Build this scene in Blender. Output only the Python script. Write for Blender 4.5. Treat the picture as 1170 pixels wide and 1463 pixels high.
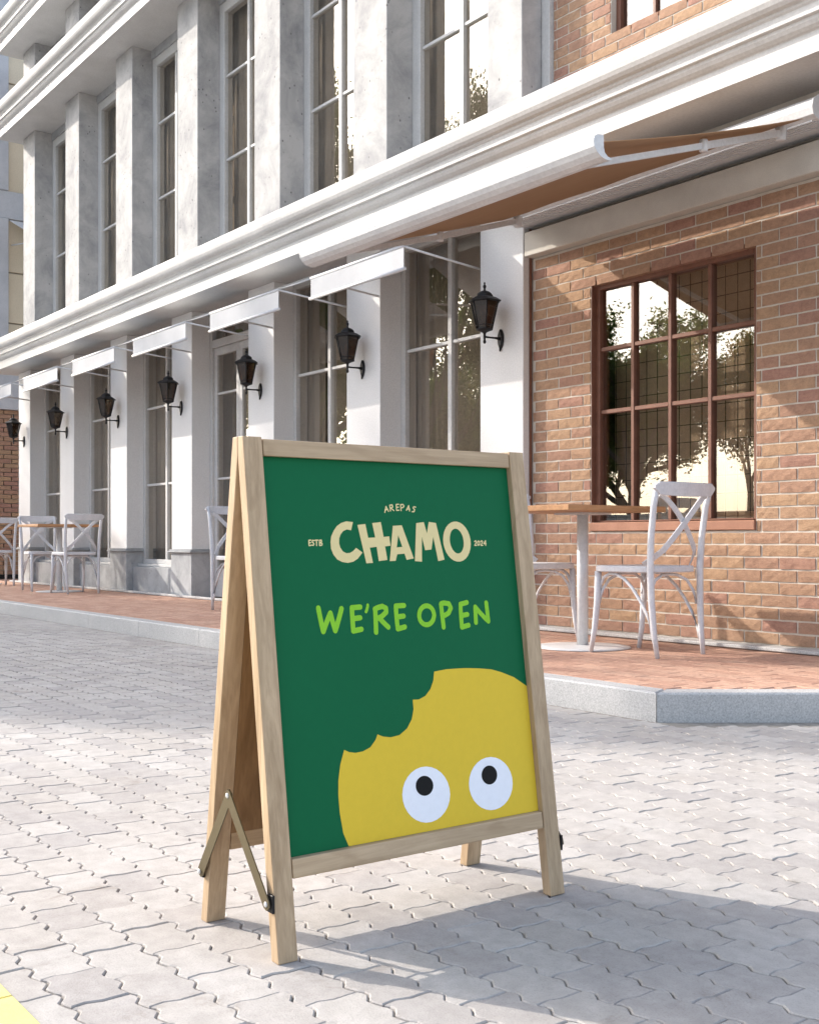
import bpy, bmesh, math, random
from mathutils import Vector, Matrix, noise
S = bpy.context.scene
for _o in list(bpy.data.objects):
    bpy.data.objects.remove(_o)
COL = S.collection
R = math.radians
rnd = random.Random(7)

# ------------------------------------------------------------------ camera, sky, sun, exposure
cam = bpy.data.cameras.new('camera')
camo = bpy.data.objects.new('camera', cam)
COL.objects.link(camo)
cam.sensor_fit = 'HORIZONTAL'
cam.sensor_width = 36.0
cam.lens = 36 * 1640 / 1170
cam.shift_y = 40.5 / 1170
cam.clip_start = 0.05
cam.clip_end = 600
camo.location = (0, 0, 0.70)
camo.rotation_euler = (R(90), 0, math.pi / 2 - math.atan(1213 / 1640))
S.camera = camo

SUN_TRAVEL = (0.892, 0.454)
SUN_EL = R(28.4)
w = bpy.data.worlds.new('World')
S.world = w
w.use_nodes = True
nt = w.node_tree
bg = nt.nodes['Background']
sky = nt.nodes.new('ShaderNodeTexSky')
sky.sky_type = 'NISHITA'
sky.sun_disc = False
sky.sun_elevation = SUN_EL
sky.sun_rotation = math.atan2(-SUN_TRAVEL[0], -SUN_TRAVEL[1])
sky.air_density = 1.0
sky.dust_density = 2.8
sky.ozone_density = 1.2
hsv = nt.nodes.new('ShaderNodeHueSaturation')       # a slightly milky sky
hsv.inputs['Saturation'].default_value = 0.66
nt.links.new(sky.outputs[0], hsv.inputs['Color'])
nt.links.new(hsv.outputs[0], bg.inputs[0])
bg.inputs[1].default_value = 0.15
sl = bpy.data.lights.new('sun', 'SUN')
sl.energy = 2.0
sl.angle = R(0.6)
sl.color = (1.0, 0.92, 0.82)
so = bpy.data.objects.new('sun', sl)
COL.objects.link(so)
so.location = (-20, -10, 15)
so.rotation_euler = Vector((SUN_TRAVEL[0] * math.cos(SUN_EL), SUN_TRAVEL[1] * math.cos(SUN_EL), -math.sin(SUN_EL))).to_track_quat('-Z', 'Y').to_euler()
S.view_settings.view_transform = 'Standard'
S.view_settings.look = 'None'
S.view_settings.exposure = 1.52
S.view_settings.gamma = 1.0
S.render.engine = 'CYCLES'
S.cycles.max_bounces = 10
S.cycles.transparent_max_bounces = 16
S.cycles.caustics_reflective = False
S.cycles.caustics_refractive = False

# ------------------------------------------------------------------ materials
def new_mat(name):
    m = bpy.data.materials.new(name)
    m.use_nodes = True
    m.node_tree.nodes.clear()
    return m, m.node_tree

def N(t, kind, **kw):
    n = t.nodes.new(kind)
    for k, v in kw.items():
        if k.startswith('i_'):
            n.inputs[k[2:].replace('_', ' ')].default_value = v
        else:
            setattr(n, k, v)
    return n

def rgba(c):
    return (c[0], c[1], c[2], 1)

def ramp(t, fac, stops):
    n = t.nodes.new('ShaderNodeValToRGB')
    el = n.color_ramp.elements
    while len(el) < len(stops):
        el.new(0.5)
    for e, (p, c) in zip(el, stops):
        e.position = p
        e.color = rgba(c)
    t.links.new(fac, n.inputs[0])
    return n.outputs[0]

def mix(t, fac, a, b, mode='MIX'):
    n = t.nodes.new('ShaderNodeMix')
    n.data_type = 'RGBA'
    n.blend_type = mode
    for sock, v in ((n.inputs[0], fac), (n.inputs[6], a), (n.inputs[7], b)):
        if hasattr(v, 'node'):
            t.links.new(v, sock)
        elif isinstance(v, (int, float)):
            sock.default_value = v
        else:
            sock.default_value = rgba(v)
    return n.outputs[2]

def coords(t, which='Object', scale=(1, 1, 1)):
    if which == 'World':
        src = N(t, 'ShaderNodeNewGeometry').outputs['Position']
    else:
        src = N(t, 'ShaderNodeTexCoord').outputs[which]
    m = N(t, 'ShaderNodeMapping')
    m.inputs['Scale'].default_value = scale
    t.links.new(src, m.inputs[0])
    return m.outputs[0]

def tnoise(t, vec, scale, detail=4, rough=0.55, dist=0.0):
    n = N(t, 'ShaderNodeTexNoise')
    n.inputs['Scale'].default_value = scale
    n.inputs['Detail'].default_value = detail
    n.inputs['Roughness'].default_value = rough
    n.inputs['Distortion'].default_value = dist
    t.links.new(vec, n.inputs['Vector'])
    return n.outputs[0]

def bsdf(t, color, rough=0.7, bump=None, strength=0.3, dist=0.002, spec=0.4, metal=0.0):
    b = N(t, 'ShaderNodeBsdfPrincipled')
    o = N(t, 'ShaderNodeOutputMaterial')
    t.links.new(b.outputs[0], o.inputs[0])
    for sock, v in ((b.inputs['Base Color'], color), (b.inputs['Roughness'], rough)):
        if hasattr(v, 'node'):
            t.links.new(v, sock)
        elif isinstance(v, (int, float)):
            sock.default_value = v
        else:
            sock.default_value = rgba(v)
    b.inputs['Specular IOR Level'].default_value = spec
    b.inputs['Metallic'].default_value = metal
    if bump is not None:
        bn = N(t, 'ShaderNodeBump')
        bn.inputs['Strength'].default_value = strength
        bn.inputs['Distance'].default_value = dist
        t.links.new(bump, bn.inputs['Height'])
        t.links.new(bn.outputs[0], b.inputs['Normal'])
    return b

M = {}
def mottled(name, c1, c2, scale=6, rough=0.75, fine=120, strength=0.25, dist=0.002, which='World', spec=0.35, island=0.0, objr=0.0):
    m, t = new_mat(name)
    v = coords(t, which)
    a = tnoise(t, v, scale, 5, 0.6)
    col = ramp(t, a, [(0.3, c1), (0.7, c2)])
    f = tnoise(t, v, fine, 3, 0.6)
    col = mix(t, 0.18, col, ramp(t, f, [(0.35, (0.35, 0.35, 0.35)), (0.65, (1, 1, 1))]), 'MULTIPLY')
    r = None
    if island:
        r = N(t, 'ShaderNodeNewGeometry').outputs['Random Per Island']
    if objr:
        r = N(t, 'ShaderNodeObjectInfo').outputs['Random']
    if r is not None:
        k = island or objr
        col = mix(t, 1.0, col, ramp(t, r, [(0, (1 - k, 1 - k, 1 - k * 0.9)), (1, (1, 1, 1))]), 'MULTIPLY')
    bsdf(t, col, rough, f, strength, dist, spec)
    M[name] = m
    return m

def paver(name, objr):
    m, t = new_mat(name)
    v = coords(t, 'World')
    big = tnoise(t, v, 1.3, 3, 0.5)
    med = tnoise(t, v, 22, 5, 0.65)
    fin = tnoise(t, v, 260, 3, 0.7)
    col = ramp(t, med, [(0.3, (0.41, 0.392, 0.376)), (0.72, (0.53, 0.51, 0.492))])
    col = mix(t, 0.5, col, ramp(t, big, [(0.35, (0.80, 0.78, 0.76)), (0.65, (1, 1, 1))]), 'MULTIPLY')
    col = mix(t, 0.35, col, ramp(t, fin, [(0.32, (0.55, 0.54, 0.53)), (0.5, (1, 1, 1)), (0.75, (1, 1, 1))]), 'MULTIPLY')
    if objr:
        r = N(t, 'ShaderNodeObjectInfo').outputs['Random']
    else:
        r = N(t, 'ShaderNodeNewGeometry').outputs['Random Per Island']
    col = mix(t, 1.0, col, ramp(t, r, [(0, (0.82, 0.81, 0.82)), (0.5, (0.94, 0.925, 0.91)), (1, (1, 1, 1))]), 'MULTIPLY')
    st = tnoise(t, v, 5.5, 6, 0.75, 0.6)
    col = mix(t, 0.8, col, ramp(t, st, [(0.60, (1, 1, 1)), (0.72, (0.72, 0.68, 0.64)), (0.9, (0.6, 0.56, 0.52))]), 'MULTIPLY')
    h = mix(t, 0.5, med, fin)
    bsdf(t, col, 0.85, h, 0.55, 0.003, 0.25)
    M[name] = m
paver('paver_single', True)
paver('paver_mass', False)
mottled('joint_sand', (0.20, 0.185, 0.165), (0.33, 0.31, 0.28), 30, 0.95, 400)
mottled('asphalt_far', (0.34, 0.33, 0.32), (0.42, 0.41, 0.40), 2, 0.9, 60)
mottled('yellow_paint', (0.74, 0.62, 0.20), (0.82, 0.70, 0.26), 8, 0.6, 300, 0.15)
mottled('lower_plaster', (0.68, 0.675, 0.67), (0.76, 0.755, 0.75), 1.6, 0.8, 90, 0.15, 0.001)
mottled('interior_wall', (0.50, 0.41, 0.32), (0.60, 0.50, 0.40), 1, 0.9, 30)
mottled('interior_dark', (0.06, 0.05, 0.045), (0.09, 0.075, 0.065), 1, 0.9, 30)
mottled('white_paint', (0.52, 0.515, 0.505), (0.61, 0.605, 0.595), 3, 0.55, 60, 0.06, 0.001, 'World', 0.45)
mottled('awning_cloth', (0.46, 0.465, 0.48), (0.52, 0.525, 0.54), 4, 0.85, 300, 0.2, 0.0006)
mottled('metal_white', (0.60, 0.60, 0.61), (0.68, 0.68, 0.68), 5, 0.35, 60, 0.03, 0.0005, 'World', 0.5)
mottled('chair_paint', (0.60, 0.60, 0.63), (0.68, 0.68, 0.70), 9, 0.5, 80, 0.1, 0.0008, 'Object', 0.45)
mottled('lintel_stone', (0.50, 0.47, 0.42), (0.60, 0.57, 0.51), 4, 0.85, 160, 0.3)
mottled('black_metal', (0.006, 0.006, 0.007), (0.014, 0.014, 0.016), 14, 0.5, 120, 0.15, 0.0008, 'Object', 0.3)
mottled('window_brown', (0.16, 0.07, 0.045), (0.22, 0.10, 0.065), 10, 0.5, 120, 0.15, 0.001)
mottled('sill_wood', (0.30, 0.14, 0.085), (0.40, 0.20, 0.13), 8, 0.6, 140, 0.2, 0.001)
mottled('curtain', (0.37, 0.33, 0.285), (0.43, 0.385, 0.335), 3, 0.9, 60)
mottled('beige_panel', (0.60, 0.51, 0.38), (0.70, 0.61, 0.47), 1.2, 0.7, 60, 0.1)
mottled('band_concrete', (0.42, 0.43, 0.46), (0.52, 0.53, 0.56), 3, 0.85, 90)
mottled('mortar', (0.56, 0.51, 0.44), (0.66, 0.61, 0.54), 12, 0.95, 300, 0.5)
mottled('roof_tile', (0.22, 0.12, 0.08), (0.30, 0.17, 0.12), 3, 0.85, 60)
mottled('bark', (0.09, 0.07, 0.055), (0.17, 0.14, 0.11), 12, 0.95, 60, 0.8, 0.02)
mottled('rivet', (0.55, 0.55, 0.56), (0.65, 0.65, 0.66), 20, 0.3, 200, 0.05, 0.0005, 'Object', 0.6)

# concrete with pits (upper pillars) and speckled plinth stone
def concrete(name, c1, c2, pit=0.5, scale=2.2):
    m, t = new_mat(name)
    v = coords(t, 'World')
    a = tnoise(t, v, scale, 6, 0.7, 0.4)
    col = ramp(t, a, [(0.30, c1), (0.62, c2)])
    st = tnoise(t, coords(t, 'World', (1, 1, 2.6)), 7, 7, 0.8, 1.2)
    col = mix(t, pit, col, ramp(t, st, [(0.60, (1, 1, 1)), (0.70, (0.62, 0.60, 0.60)), (0.82, (0.42, 0.40, 0.40))]), 'MULTIPLY')
    vo = N(t, 'ShaderNodeTexVoronoi')
    vo.inputs['Scale'].default_value = 19
    t.links.new(coords(t, 'World', (1, 1, 0.7)), vo.inputs['Vector'])
    pr = ramp(t, vo.outputs['Distance'], [(0.08, (0.22, 0.22, 0.22)), (0.17, (1, 1, 1))])
    msk = ramp(t, tnoise(t, v, 4.3, 2), [(0.49, (0, 0, 0)), (0.57, (1, 1, 1))])
    pits = mix(t, msk, (1, 1, 1), pr)
    col = mix(t, pit, col, pits, 'MULTIPLY')
    f = tnoise(t, v, 140, 4, 0.65)
    col = mix(t, 0.15, col, ramp(t, f, [(0.3, (0.4, 0.4, 0.4)), (0.7, (1, 1, 1))]), 'MULTIPLY')
    h = mix(t, 0.35, pits, f)
    bsdf(t, col, 0.82, h, 0.5, 0.004, 0.3)
    M[name] = m
concrete('upper_concrete', (0.26, 0.262, 0.27), (0.50, 0.49, 0.48), 0.9)
concrete('plinth_concrete', (0.28, 0.29, 0.30), (0.44, 0.45, 0.46), 0.6, 5)

def granite(name):
    m, t = new_mat(name)
    v = coords(t, 'World')
    a = tnoise(t, v, 150, 5, 0.8)
    b = tnoise(t, v, 3, 3)
    col = ramp(t, a, [(0.34, (0.30, 0.298, 0.295)), (0.5, (0.48, 0.476, 0.47)), (0.66, (0.62, 0.615, 0.605))])
    col = mix(t, 0.5, col, ramp(t, b, [(0.35, (0.75, 0.76, 0.78)), (0.65, (1, 1, 1))]), 'MULTIPLY')
    bsdf(t, col, 0.7, a, 0.35, 0.002, 0.35)
    M[name] = m
granite('granite')

def brickmat(name, objr, a, b, c):
    m, t = new_mat(name)
    v = coords(t, 'World')
    r = (N(t, 'ShaderNodeObjectInfo').outputs['Random'] if objr else N(t, 'ShaderNodeNewGeometry').outputs['Random Per Island'])
    col = ramp(t, r, [(0.0, a), (0.45, b), (0.8, c), (1.0, a)])
    n1 = tnoise(t, v, 26, 6, 0.75, 0.5)
    col = mix(t, 0.75, col, ramp(t, n1, [(0.3, (0.62, 0.58, 0.56)), (0.55, (1, 1, 1)), (0.78, (1.25, 1.2, 1.12))]), 'MULTIPLY')
    n2 = tnoise(t, coords(t, 'World', (1, 1, 3)), 60, 5, 0.8)
    col = mix(t, 0.4, col, ramp(t, n2, [(0.34, (0.45, 0.42, 0.40)), (0.5, (1, 1, 1))]), 'MULTIPLY')
    bsdf(t, col, 0.88, mix(t, 0.5, n1, n2), 0.9, 0.006, 0.25)
    M[name] = m
BA, BB, BC = (0.38, 0.235, 0.16), (0.43, 0.28, 0.175), (0.36, 0.20, 0.155)
brickmat('brick_single', True, BA, BB, BC)
brickmat('brick_mass', False, BA, BB, BC)
brickmat('terrace_brick', False, (0.50, 0.305, 0.225), (0.56, 0.36, 0.27), (0.46, 0.27, 0.20))

def wood(name, axis, c1, c2, scale=1.0, knots=True):
    m, t = new_mat(name)
    sc = [38, 38, 38]
    sc[axis] = 2.2
    v = coords(t, 'Object', tuple(s * scale for s in sc))
    a = tnoise(t, v, 1.0, 6, 0.65, 0.9)
    sc2 = [9, 9, 9]
    sc2[axis] = 1.3
    b = tnoise(t, coords(t, 'Object', tuple(sc2)), 1.0, 3, 0.5, 2.5)
    wv = N(t, 'ShaderNodeMath', operation='MULTIPLY')
    t.links.new(b, wv.inputs[0])
    wv.inputs[1].default_value = 22
    sn = N(t, 'ShaderNodeMath', operation='SINE')
    t.links.new(wv.outputs[0], sn.inputs[0])
    ab = N(t, 'ShaderNodeMath', operation='MULTIPLY_ADD')
    t.links.new(sn.outputs[0], ab.inputs[0])
    ab.inputs[1].default_value = 0.5
    ab.inputs[2].default_value = 0.5
    col = ramp(t, a, [(0.28, c1), (0.68, c2)])
    col = mix(t, 0.32, col, ramp(t, ab.outputs[0], [(0, (0.66, 0.60, 0.54)), (0.35, (1, 1, 1))]), 'MULTIPLY')
    sc3 = [170, 170, 170]
    sc3[axis] = 5
    f = tnoise(t, coords(t, 'Object', tuple(sc3)), 1.0, 3, 0.6)
    col = mix(t, 0.22, col, ramp(t, f, [(0.35, (0.5, 0.45, 0.4)), (0.55, (1, 1, 1))]), 'MULTIPLY')
    bsdf(t, col, 0.62, mix(t, 0.5, a, f), 0.3, 0.0008, 0.35)
    M[name] = m
OC1, OC2 = (0.36, 0.255, 0.155), (0.53, 0.395, 0.26)
wood('oak_up', 2, OC1, OC2)
wood('oak_across', 1, OC1, OC2)
wood('back_board_wood', 2, (0.17, 0.095, 0.04), (0.30, 0.18, 0.085), 0.6)
wood('table_wood', 1, (0.34, 0.17, 0.075), (0.50, 0.27, 0.13), 0.8)

def flat(name, c, rough=0.5, spec=0.4, var=0.10):
    m, t = new_mat(name)
    f = tnoise(t, coords(t, 'Object'), 70, 4, 0.6)
    col = mix(t, var, rgba(c)[:3], ramp(t, f, [(0.3, (0.6, 0.6, 0.6)), (0.7, (1, 1, 1))]), 'MULTIPLY')
    bsdf(t, col, rough, f, 0.06, 0.0004, spec)
    M[name] = m
flat('print_green', (0.005, 0.120, 0.047), 0.5, 0.09)
flat('print_cream', (0.74, 0.62, 0.32), 0.5, 0.13)
flat('print_lime', (0.24, 0.56, 0.035), 0.5, 0.13)
flat('print_yellow', (0.72, 0.51, 0.045), 0.5, 0.13)
flat('print_white', (0.84, 0.86, 0.93), 0.5, 0.13)
flat('print_black', (0.008, 0.008, 0.009), 0.5, 0.13)
flat('bronze_strap', (0.095, 0.073, 0.036), 0.5, 0.35, 0.3)

def glass(name, tint, refl, glossy=(0.95, 0.95, 0.93)):
    m, t = new_mat(name)
    tr = N(t, 'ShaderNodeBsdfTransparent')
    tr.inputs[0].default_value = rgba(tint)
    gl = N(t, 'ShaderNodeBsdfGlossy')
    gl.inputs['Roughness'].default_value = 0.0
    gl.inputs[0].default_value = rgba(glossy)
    fr = N(t, 'ShaderNodeLayerWeight')
    fr.inputs[0].default_value = 0.5
    pw = N(t, 'ShaderNodeMath', operation='POWER')
    t.links.new(fr.outputs['Facing'], pw.inputs[0])
    pw.inputs[1].default_value = 4.0
    ad = N(t, 'ShaderNodeMath', operation='MULTIPLY_ADD', use_clamp=True)
    t.links.new(pw.outputs[0], ad.inputs[0])
    ad.inputs[1].default_value = 0.45
    ad.inputs[2].default_value = refl
    wob = tnoise(t, coords(t, 'World'), 1.6, 1, 0.3)
    bn = N(t, 'ShaderNodeBump')
    bn.inputs['Strength'].default_value = 0.05
    bn.inputs['Distance'].default_value = 0.02
    t.links.new(wob, bn.inputs['Height'])
    t.links.new(bn.outputs[0], gl.inputs['Normal'])
    mx = N(t, 'ShaderNodeMixShader')
    t.links.new(ad.outputs[0], mx.inputs[0])
    t.links.new(tr.outputs[0], mx.inputs[1])
    t.links.new(gl.outputs[0], mx.inputs[2])
    o = N(t, 'ShaderNodeOutputMaterial')
    t.links.new(mx.outputs[0], o.inputs[0])
    M[name] = m
glass('window_glass', (0.93, 0.90, 0.86), 0.12)
glass('brick_window_glass', (0.90, 0.87, 0.83), 0.145)
glass('lamp_glass', (0.44, 0.34, 0.27), 0.05)

def translucent(name, c, tc, fac):
    m, t = new_mat(name)
    a = tnoise(t, coords(t, 'World', (1, 8, 1)), 2.0, 4, 0.6)
    col = mix(t, 0.25, c, ramp(t, a, [(0.35, (0.75, 0.72, 0.7)), (0.65, (1, 1, 1))]), 'MULTIPLY')
    d = N(t, 'ShaderNodeBsdfDiffuse')
    t.links.new(col, d.inputs[0])
    tl = N(t, 'ShaderNodeBsdfTranslucent')
    tl.inputs[0].default_value = rgba(tc)
    mx = N(t, 'ShaderNodeMixShader')
    mx.inputs[0].default_value = fac
    t.links.new(d.outputs[0], mx.inputs[1])
    t.links.new(tl.outputs[0], mx.inputs[2])
    o = N(t, 'ShaderNodeOutputMaterial')
    t.links.new(mx.outputs[0], o.inputs[0])
    M[name] = m
translucent('big_awning_cloth', (0.37, 0.26, 0.18), (0.46, 0.32, 0.20), 0.20)
translucent('small_awning_cloth', (0.74, 0.74, 0.75), (0.7, 0.7, 0.7), 0.25)

def leafmat(name, cols):
    m, t = new_mat(name)
    r = N(t, 'ShaderNodeNewGeometry').outputs['Random Per Island']
    col = ramp(t, r, cols)
    d = N(t, 'ShaderNodeBsdfPrincipled')
    t.links.new(col, d.inputs['Base Color'])
    d.inputs['Roughness'].default_value = 0.5
    d.inputs['Specular IOR Level'].default_value = 0.3
    tl = N(t, 'ShaderNodeBsdfTranslucent')
    t.links.new(mix(t, 1.0, col, (1.3, 1.5, 0.7), 'MULTIPLY'), tl.inputs[0])
    mx = N(t, 'ShaderNodeMixShader')
    mx.inputs[0].default_value = 0.5
    t.links.new(d.outputs[0], mx.inputs[1])
    t.links.new(tl.outputs[0], mx.inputs[2])
    o = N(t, 'ShaderNodeOutputMaterial')
    t.links.new(mx.outputs[0], o.inputs[0])
    M[name] = m
leafmat('leaves_green', [(0.0, (0.07, 0.095, 0.04)), (0.5, (0.105, 0.14, 0.06)), (0.95, (0.16, 0.19, 0.085)), (1.0, (0.22, 0.16, 0.04))])
leafmat('leaves_gold', [(0.0, (0.05, 0.08, 0.02)), (0.5, (0.12, 0.12, 0.03)), (1.0, (0.34, 0.20, 0.03))])

# ------------------------------------------------------------------ object helpers
class MB:
    def __init__(self):
        self.v = []
        self.f = []
        self.smooth = []
    def add(self, vs, fs, smooth=False):
        o = len(self.v)
        self.v += [tuple(p) for p in vs]
        self.f += [tuple(i + o for i in f) for f in fs]
        self.smooth += [smooth] * len(fs)
        return self
    def box(self, x0, x1, y0, y1, z0, z1, bev=0.0):
        if bev <= 0:
            vs = [(x, y, z) for z in (z0, z1) for y in (y0, y1) for x in (x0, x1)]
            fs = [(0, 2, 3, 1), (4, 5, 7, 6), (0, 1, 5, 4), (2, 6, 7, 3), (0, 4, 6, 2), (1, 3, 7, 5)]
            return self.add(vs, fs)
        b = bev
        vs = []
        fs = []
        lo = (x0, y0, z0)
        hi = (x1, y1, z1)
        # each corner gives three vertices (one per axis-face)
        idx = {}
        for sx in (0, 1):
            for sy in (0, 1):
                for sz in (0, 1):
                    c = [(hi if s else lo)[i] for i, s in enumerate((sx, sy, sz))]
                    inn = [c[i] + (-b if s else b) for i, s in enumerate((sx, sy, sz))]
                    for ax in range(3):
                        p = list(inn)
                        p[ax] = c[ax]
                        idx[(sx, sy, sz, ax)] = len(vs)
                        vs.append(p)
        def q(*k):
            fs.append(tuple(idx[i] for i in k))
        for ax in range(3):
            a1, a2 = (ax + 1) % 3, (ax + 2) % 3
            for s in (0, 1):
                ks = []
                for u, v in ((0, 0), (1, 0), (1, 1), (0, 1)):
                    t = [0, 0, 0]
                    t[ax] = s
                    t[a1] = u
                    t[a2] = v
                    ks.append((*t, ax))
                if s == 0:
                    ks.reverse()
                q(*ks)
        for ax in range(3):      # edges running along ax
            a1, a2 = (ax + 1) % 3, (ax + 2) % 3
            for u in (0, 1):
                for v in (0, 1):
                    t0 = [0, 0, 0]
                    t1 = [0, 0, 0]
                    t1[ax] = 1
                    t0[a1] = t1[a1] = u
                    t0[a2] = t1[a2] = v
                    ks = [(*t0, a1), (*t1, a1), (*t1, a2), (*t0, a2)]
                    if u == v:
                        ks.reverse()
                    q(*ks)
        for sx in (0, 1):
            for sy in (0, 1):
                for sz in (0, 1):
                    ks = [(sx, sy, sz, 0), (sx, sy, sz, 1), (sx, sy, sz, 2)]
                    if (sx + sy + sz) % 2 == 0:
                        ks.reverse()
                    q(*ks)
        return self.add(vs, fs)
    def tube(self, pts, r, n=8, caps=True, flat=None, up=(0, 0, 1)):
        pts = [Vector(p) for p in pts]
        rs = r if isinstance(r, (list, tuple)) else [r] * len(pts)
        vs = []
        for i, p in enumerate(pts):
            if i == 0:
                d = pts[1] - pts[0]
            elif i == len(pts) - 1:
                d = pts[-1] - pts[-2]
            else:
                d = (pts[i + 1] - pts[i]).normalized() + (pts[i] - pts[i - 1]).normalized()
            d.normalize()
            u = Vector(up)
            if abs(d.dot(u)) > 0.95:
                u = Vector((1, 0, 0)) if abs(d.x) < 0.9 else Vector((0, 1, 0))
            a = d.cross(u).normalized()
            b = d.cross(a).normalized()
            for k in range(n):
                th = 2 * math.pi * (k + 0.5) / n
                ra, rb = (rs[i], rs[i]) if flat is None else flat
                vs.append(p + a * math.cos(th) * ra + b * math.sin(th) * rb)
        fs = []
        for i in range(len(pts) - 1):
            for k in range(n):
                k2 = (k + 1) % n
                fs.append((i * n + k, i * n + k2, (i + 1) * n + k2, (i + 1) * n + k))
        self.add(vs, fs, n > 4)
        if caps:
            o = len(self.v) - len(vs)
            self.f.append(tuple(o + k for k in reversed(range(n))))
            self.f.append(tuple(o + (len(pts) - 1) * n + k for k in range(n)))
            self.smooth += [False, False]
        return self
    def lathe(self, prof, c=(0, 0, 0), n=16, smooth=True, rot=0.0):
        vs = []
        for (r, z) in prof:
            for k in range(n):
                a = 2 * math.pi * k / n + rot
                vs.append((c[0] + r * math.cos(a), c[1] + r * math.sin(a), c[2] + z))
        fs = []
        m = len(prof)
        for i in range(m - 1):
            for k in range(n):
                k2 = (k + 1) % n
                fs.append((i * n + k, i * n + k2, (i + 1) * n + k2, (i + 1) * n + k))
        fs.append(tuple(reversed(range(n))))
        fs.append(tuple((m - 1) * n + k for k in range(n)))
        return self.add(vs, fs, smooth)
    def extrude(self, prof, x0, x1, smooth=False):
        """closed profile of (y, z) run along x"""
        n = len(prof)
        vs = [(x0, y, z) for y, z in prof] + [(x1, y, z) for y, z in prof]
        fs = [(k, (k + 1) % n, n + (k + 1) % n, n + k) for k in range(n)]
        self.add(vs, fs, smooth)
        o = len(self.v) - 2 * n
        self.f.append(tuple(o + k for k in reversed(range(n))))
        self.f.append(tuple(o + n + k for k in range(n)))
        self.smooth += [False, False]
        return self
    def prism(self, poly, z0, z1):
        n = len(poly)
        vs = [(x, y, z0) for x, y in poly] + [(x, y, z1) for x, y in poly]
        fs = [(k, (k + 1) % n, n + (k + 1) % n, n + k) for k in range(n)]
        fs.append(tuple(reversed(range(n))))
        fs.append(tuple(n + k for k in range(n)))
        return self.add(vs, fs)
    def mesh(self, name, mat, fix=True):
        me = bpy.data.meshes.new(name)
        me.from_pydata(self.v, [], self.f)
        me.polygons.foreach_set('use_smooth', self.smooth)
        if fix:
            bm = bmesh.new()
            bm.from_mesh(me)
            bmesh.ops.recalc_face_normals(bm, faces=bm.faces)
            bm.to_mesh(me)
            bm.free()
        me.materials.append(M[mat])
        return me
    def build(self, name, mat, parent=None, loc=(0, 0, 0), fix=True, world=False, rot=None):
        if world and parent is not None:
            l = wloc(parent)
            self.v = [(a - l[0], b - l[1], c - l[2]) for a, b, c in self.v]
        return link(name, self.mesh(name, mat, fix), parent, loc, rot)

def wloc(o):
    l = Vector(o.location)
    while o.parent:
        o = o.parent
        l += o.location
    return l

def link(name, data, parent=None, loc=(0, 0, 0), rot=None):
    o = bpy.data.objects.new(name, data)
    COL.objects.link(o)
    o.location = loc
    if rot is not None:
        o.rotation_euler = rot
    if parent is not None:
        o.parent = parent
    return o

def tag(o, label=None, cat=None, group=None, kind=None):
    if label:
        o['label'] = label
    if cat:
        o['category'] = cat
    if group:
        o['group'] = group
    if kind:
        o['kind'] = kind
    return o

def thing(name, loc, label, cat, group=None, rz=0.0):
    return tag(link(name, None, None, loc, (0, 0, rz)), label, cat, group)

def copy_tree(o, parent=None):
    c = o.copy()
    COL.objects.link(c)
    c.parent = parent
    for ch in list(o.children):
        copy_tree(ch, c)
    return c

def pixel(X, Y, z):
    th = math.atan(1213 / 1640)
    c, s = math.cos(th), math.sin(th)
    d = -c * X + s * Y
    if d < 0.1:
        return (-9999, -9999, d)
    return (585 + 1640 * (s * X + c * Y) / d, 772 - 1640 * (z - 0.7) / d, d)

# ------------------------------------------------------------------ ground and paving
H0 = 0.11                    # terrace height
YK = 3.40                    # kerb line
g = MB().box(-260, 260, -260, 260, -0.5, -0.03)
tag(g.build('ground', 'asphalt_far'), kind='structure')
road = tag(MB().box(-17.8, 3.0, -3.2, 7.0, -0.025, -0.0045).build('paved_road', 'joint_sand'), kind='structure')

PX, PY = 0.1355, 0.095
AX0, AY0 = -1.141, 1.374
def long_edge():
    h = PX / 2
    base = [(0.0, 0.0), (0.010, 0.0055), (0.021, 0.0065), (0.030, 0.001), (0.040, -0.0065), (0.050, -0.0055), (h, 0.0)]
    out = list(base[:-1]) + [(x + h, y) for x, y in base]
    return out
def cross_edge():            # from bottom to top, at x = 0
    return [(0.0, 0.0), (-0.004, PY * 0.26), (0.003, PY * 0.52), (0.001, PY * 0.76), (0.0, PY)]
def paver_outline():
    bot = long_edge()
    cr = cross_edge()
    pts = [(x, y) for x, y in bot]
    pts += [(PX + x, y) for x, y in cr[1:]]
    pts += [(x, PY + y) for x, y in reversed(bot[:-1])]
    pts += [(x, y) for x, y in reversed(cr[1:-1])]
    return [(x - PX / 2, y - PY / 2) for x, y in pts]
def inset(poly, d):
    n = len(poly)
    out = []
    for i in range(n):
        p0, p1, p2 = Vector(poly[i - 1]), Vector(poly[i]), Vector(poly[(i + 1) % n])
        e1 = (p1 - p0).normalized()
        e2 = (p2 - p1).normalized()
        n1 = Vector((-e1.y, e1.x))
        n2 = Vector((-e2.y, e2.x))
        m = n1 + n2
        if m.length < 1e-6:
            m = n1
        m.normalize()
        k = d / max(0.4, m.dot(n1))
        out.append((p1.x + m.x * k, p1.y + m.y * k))
    return out
PO = paver_outline()
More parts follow.
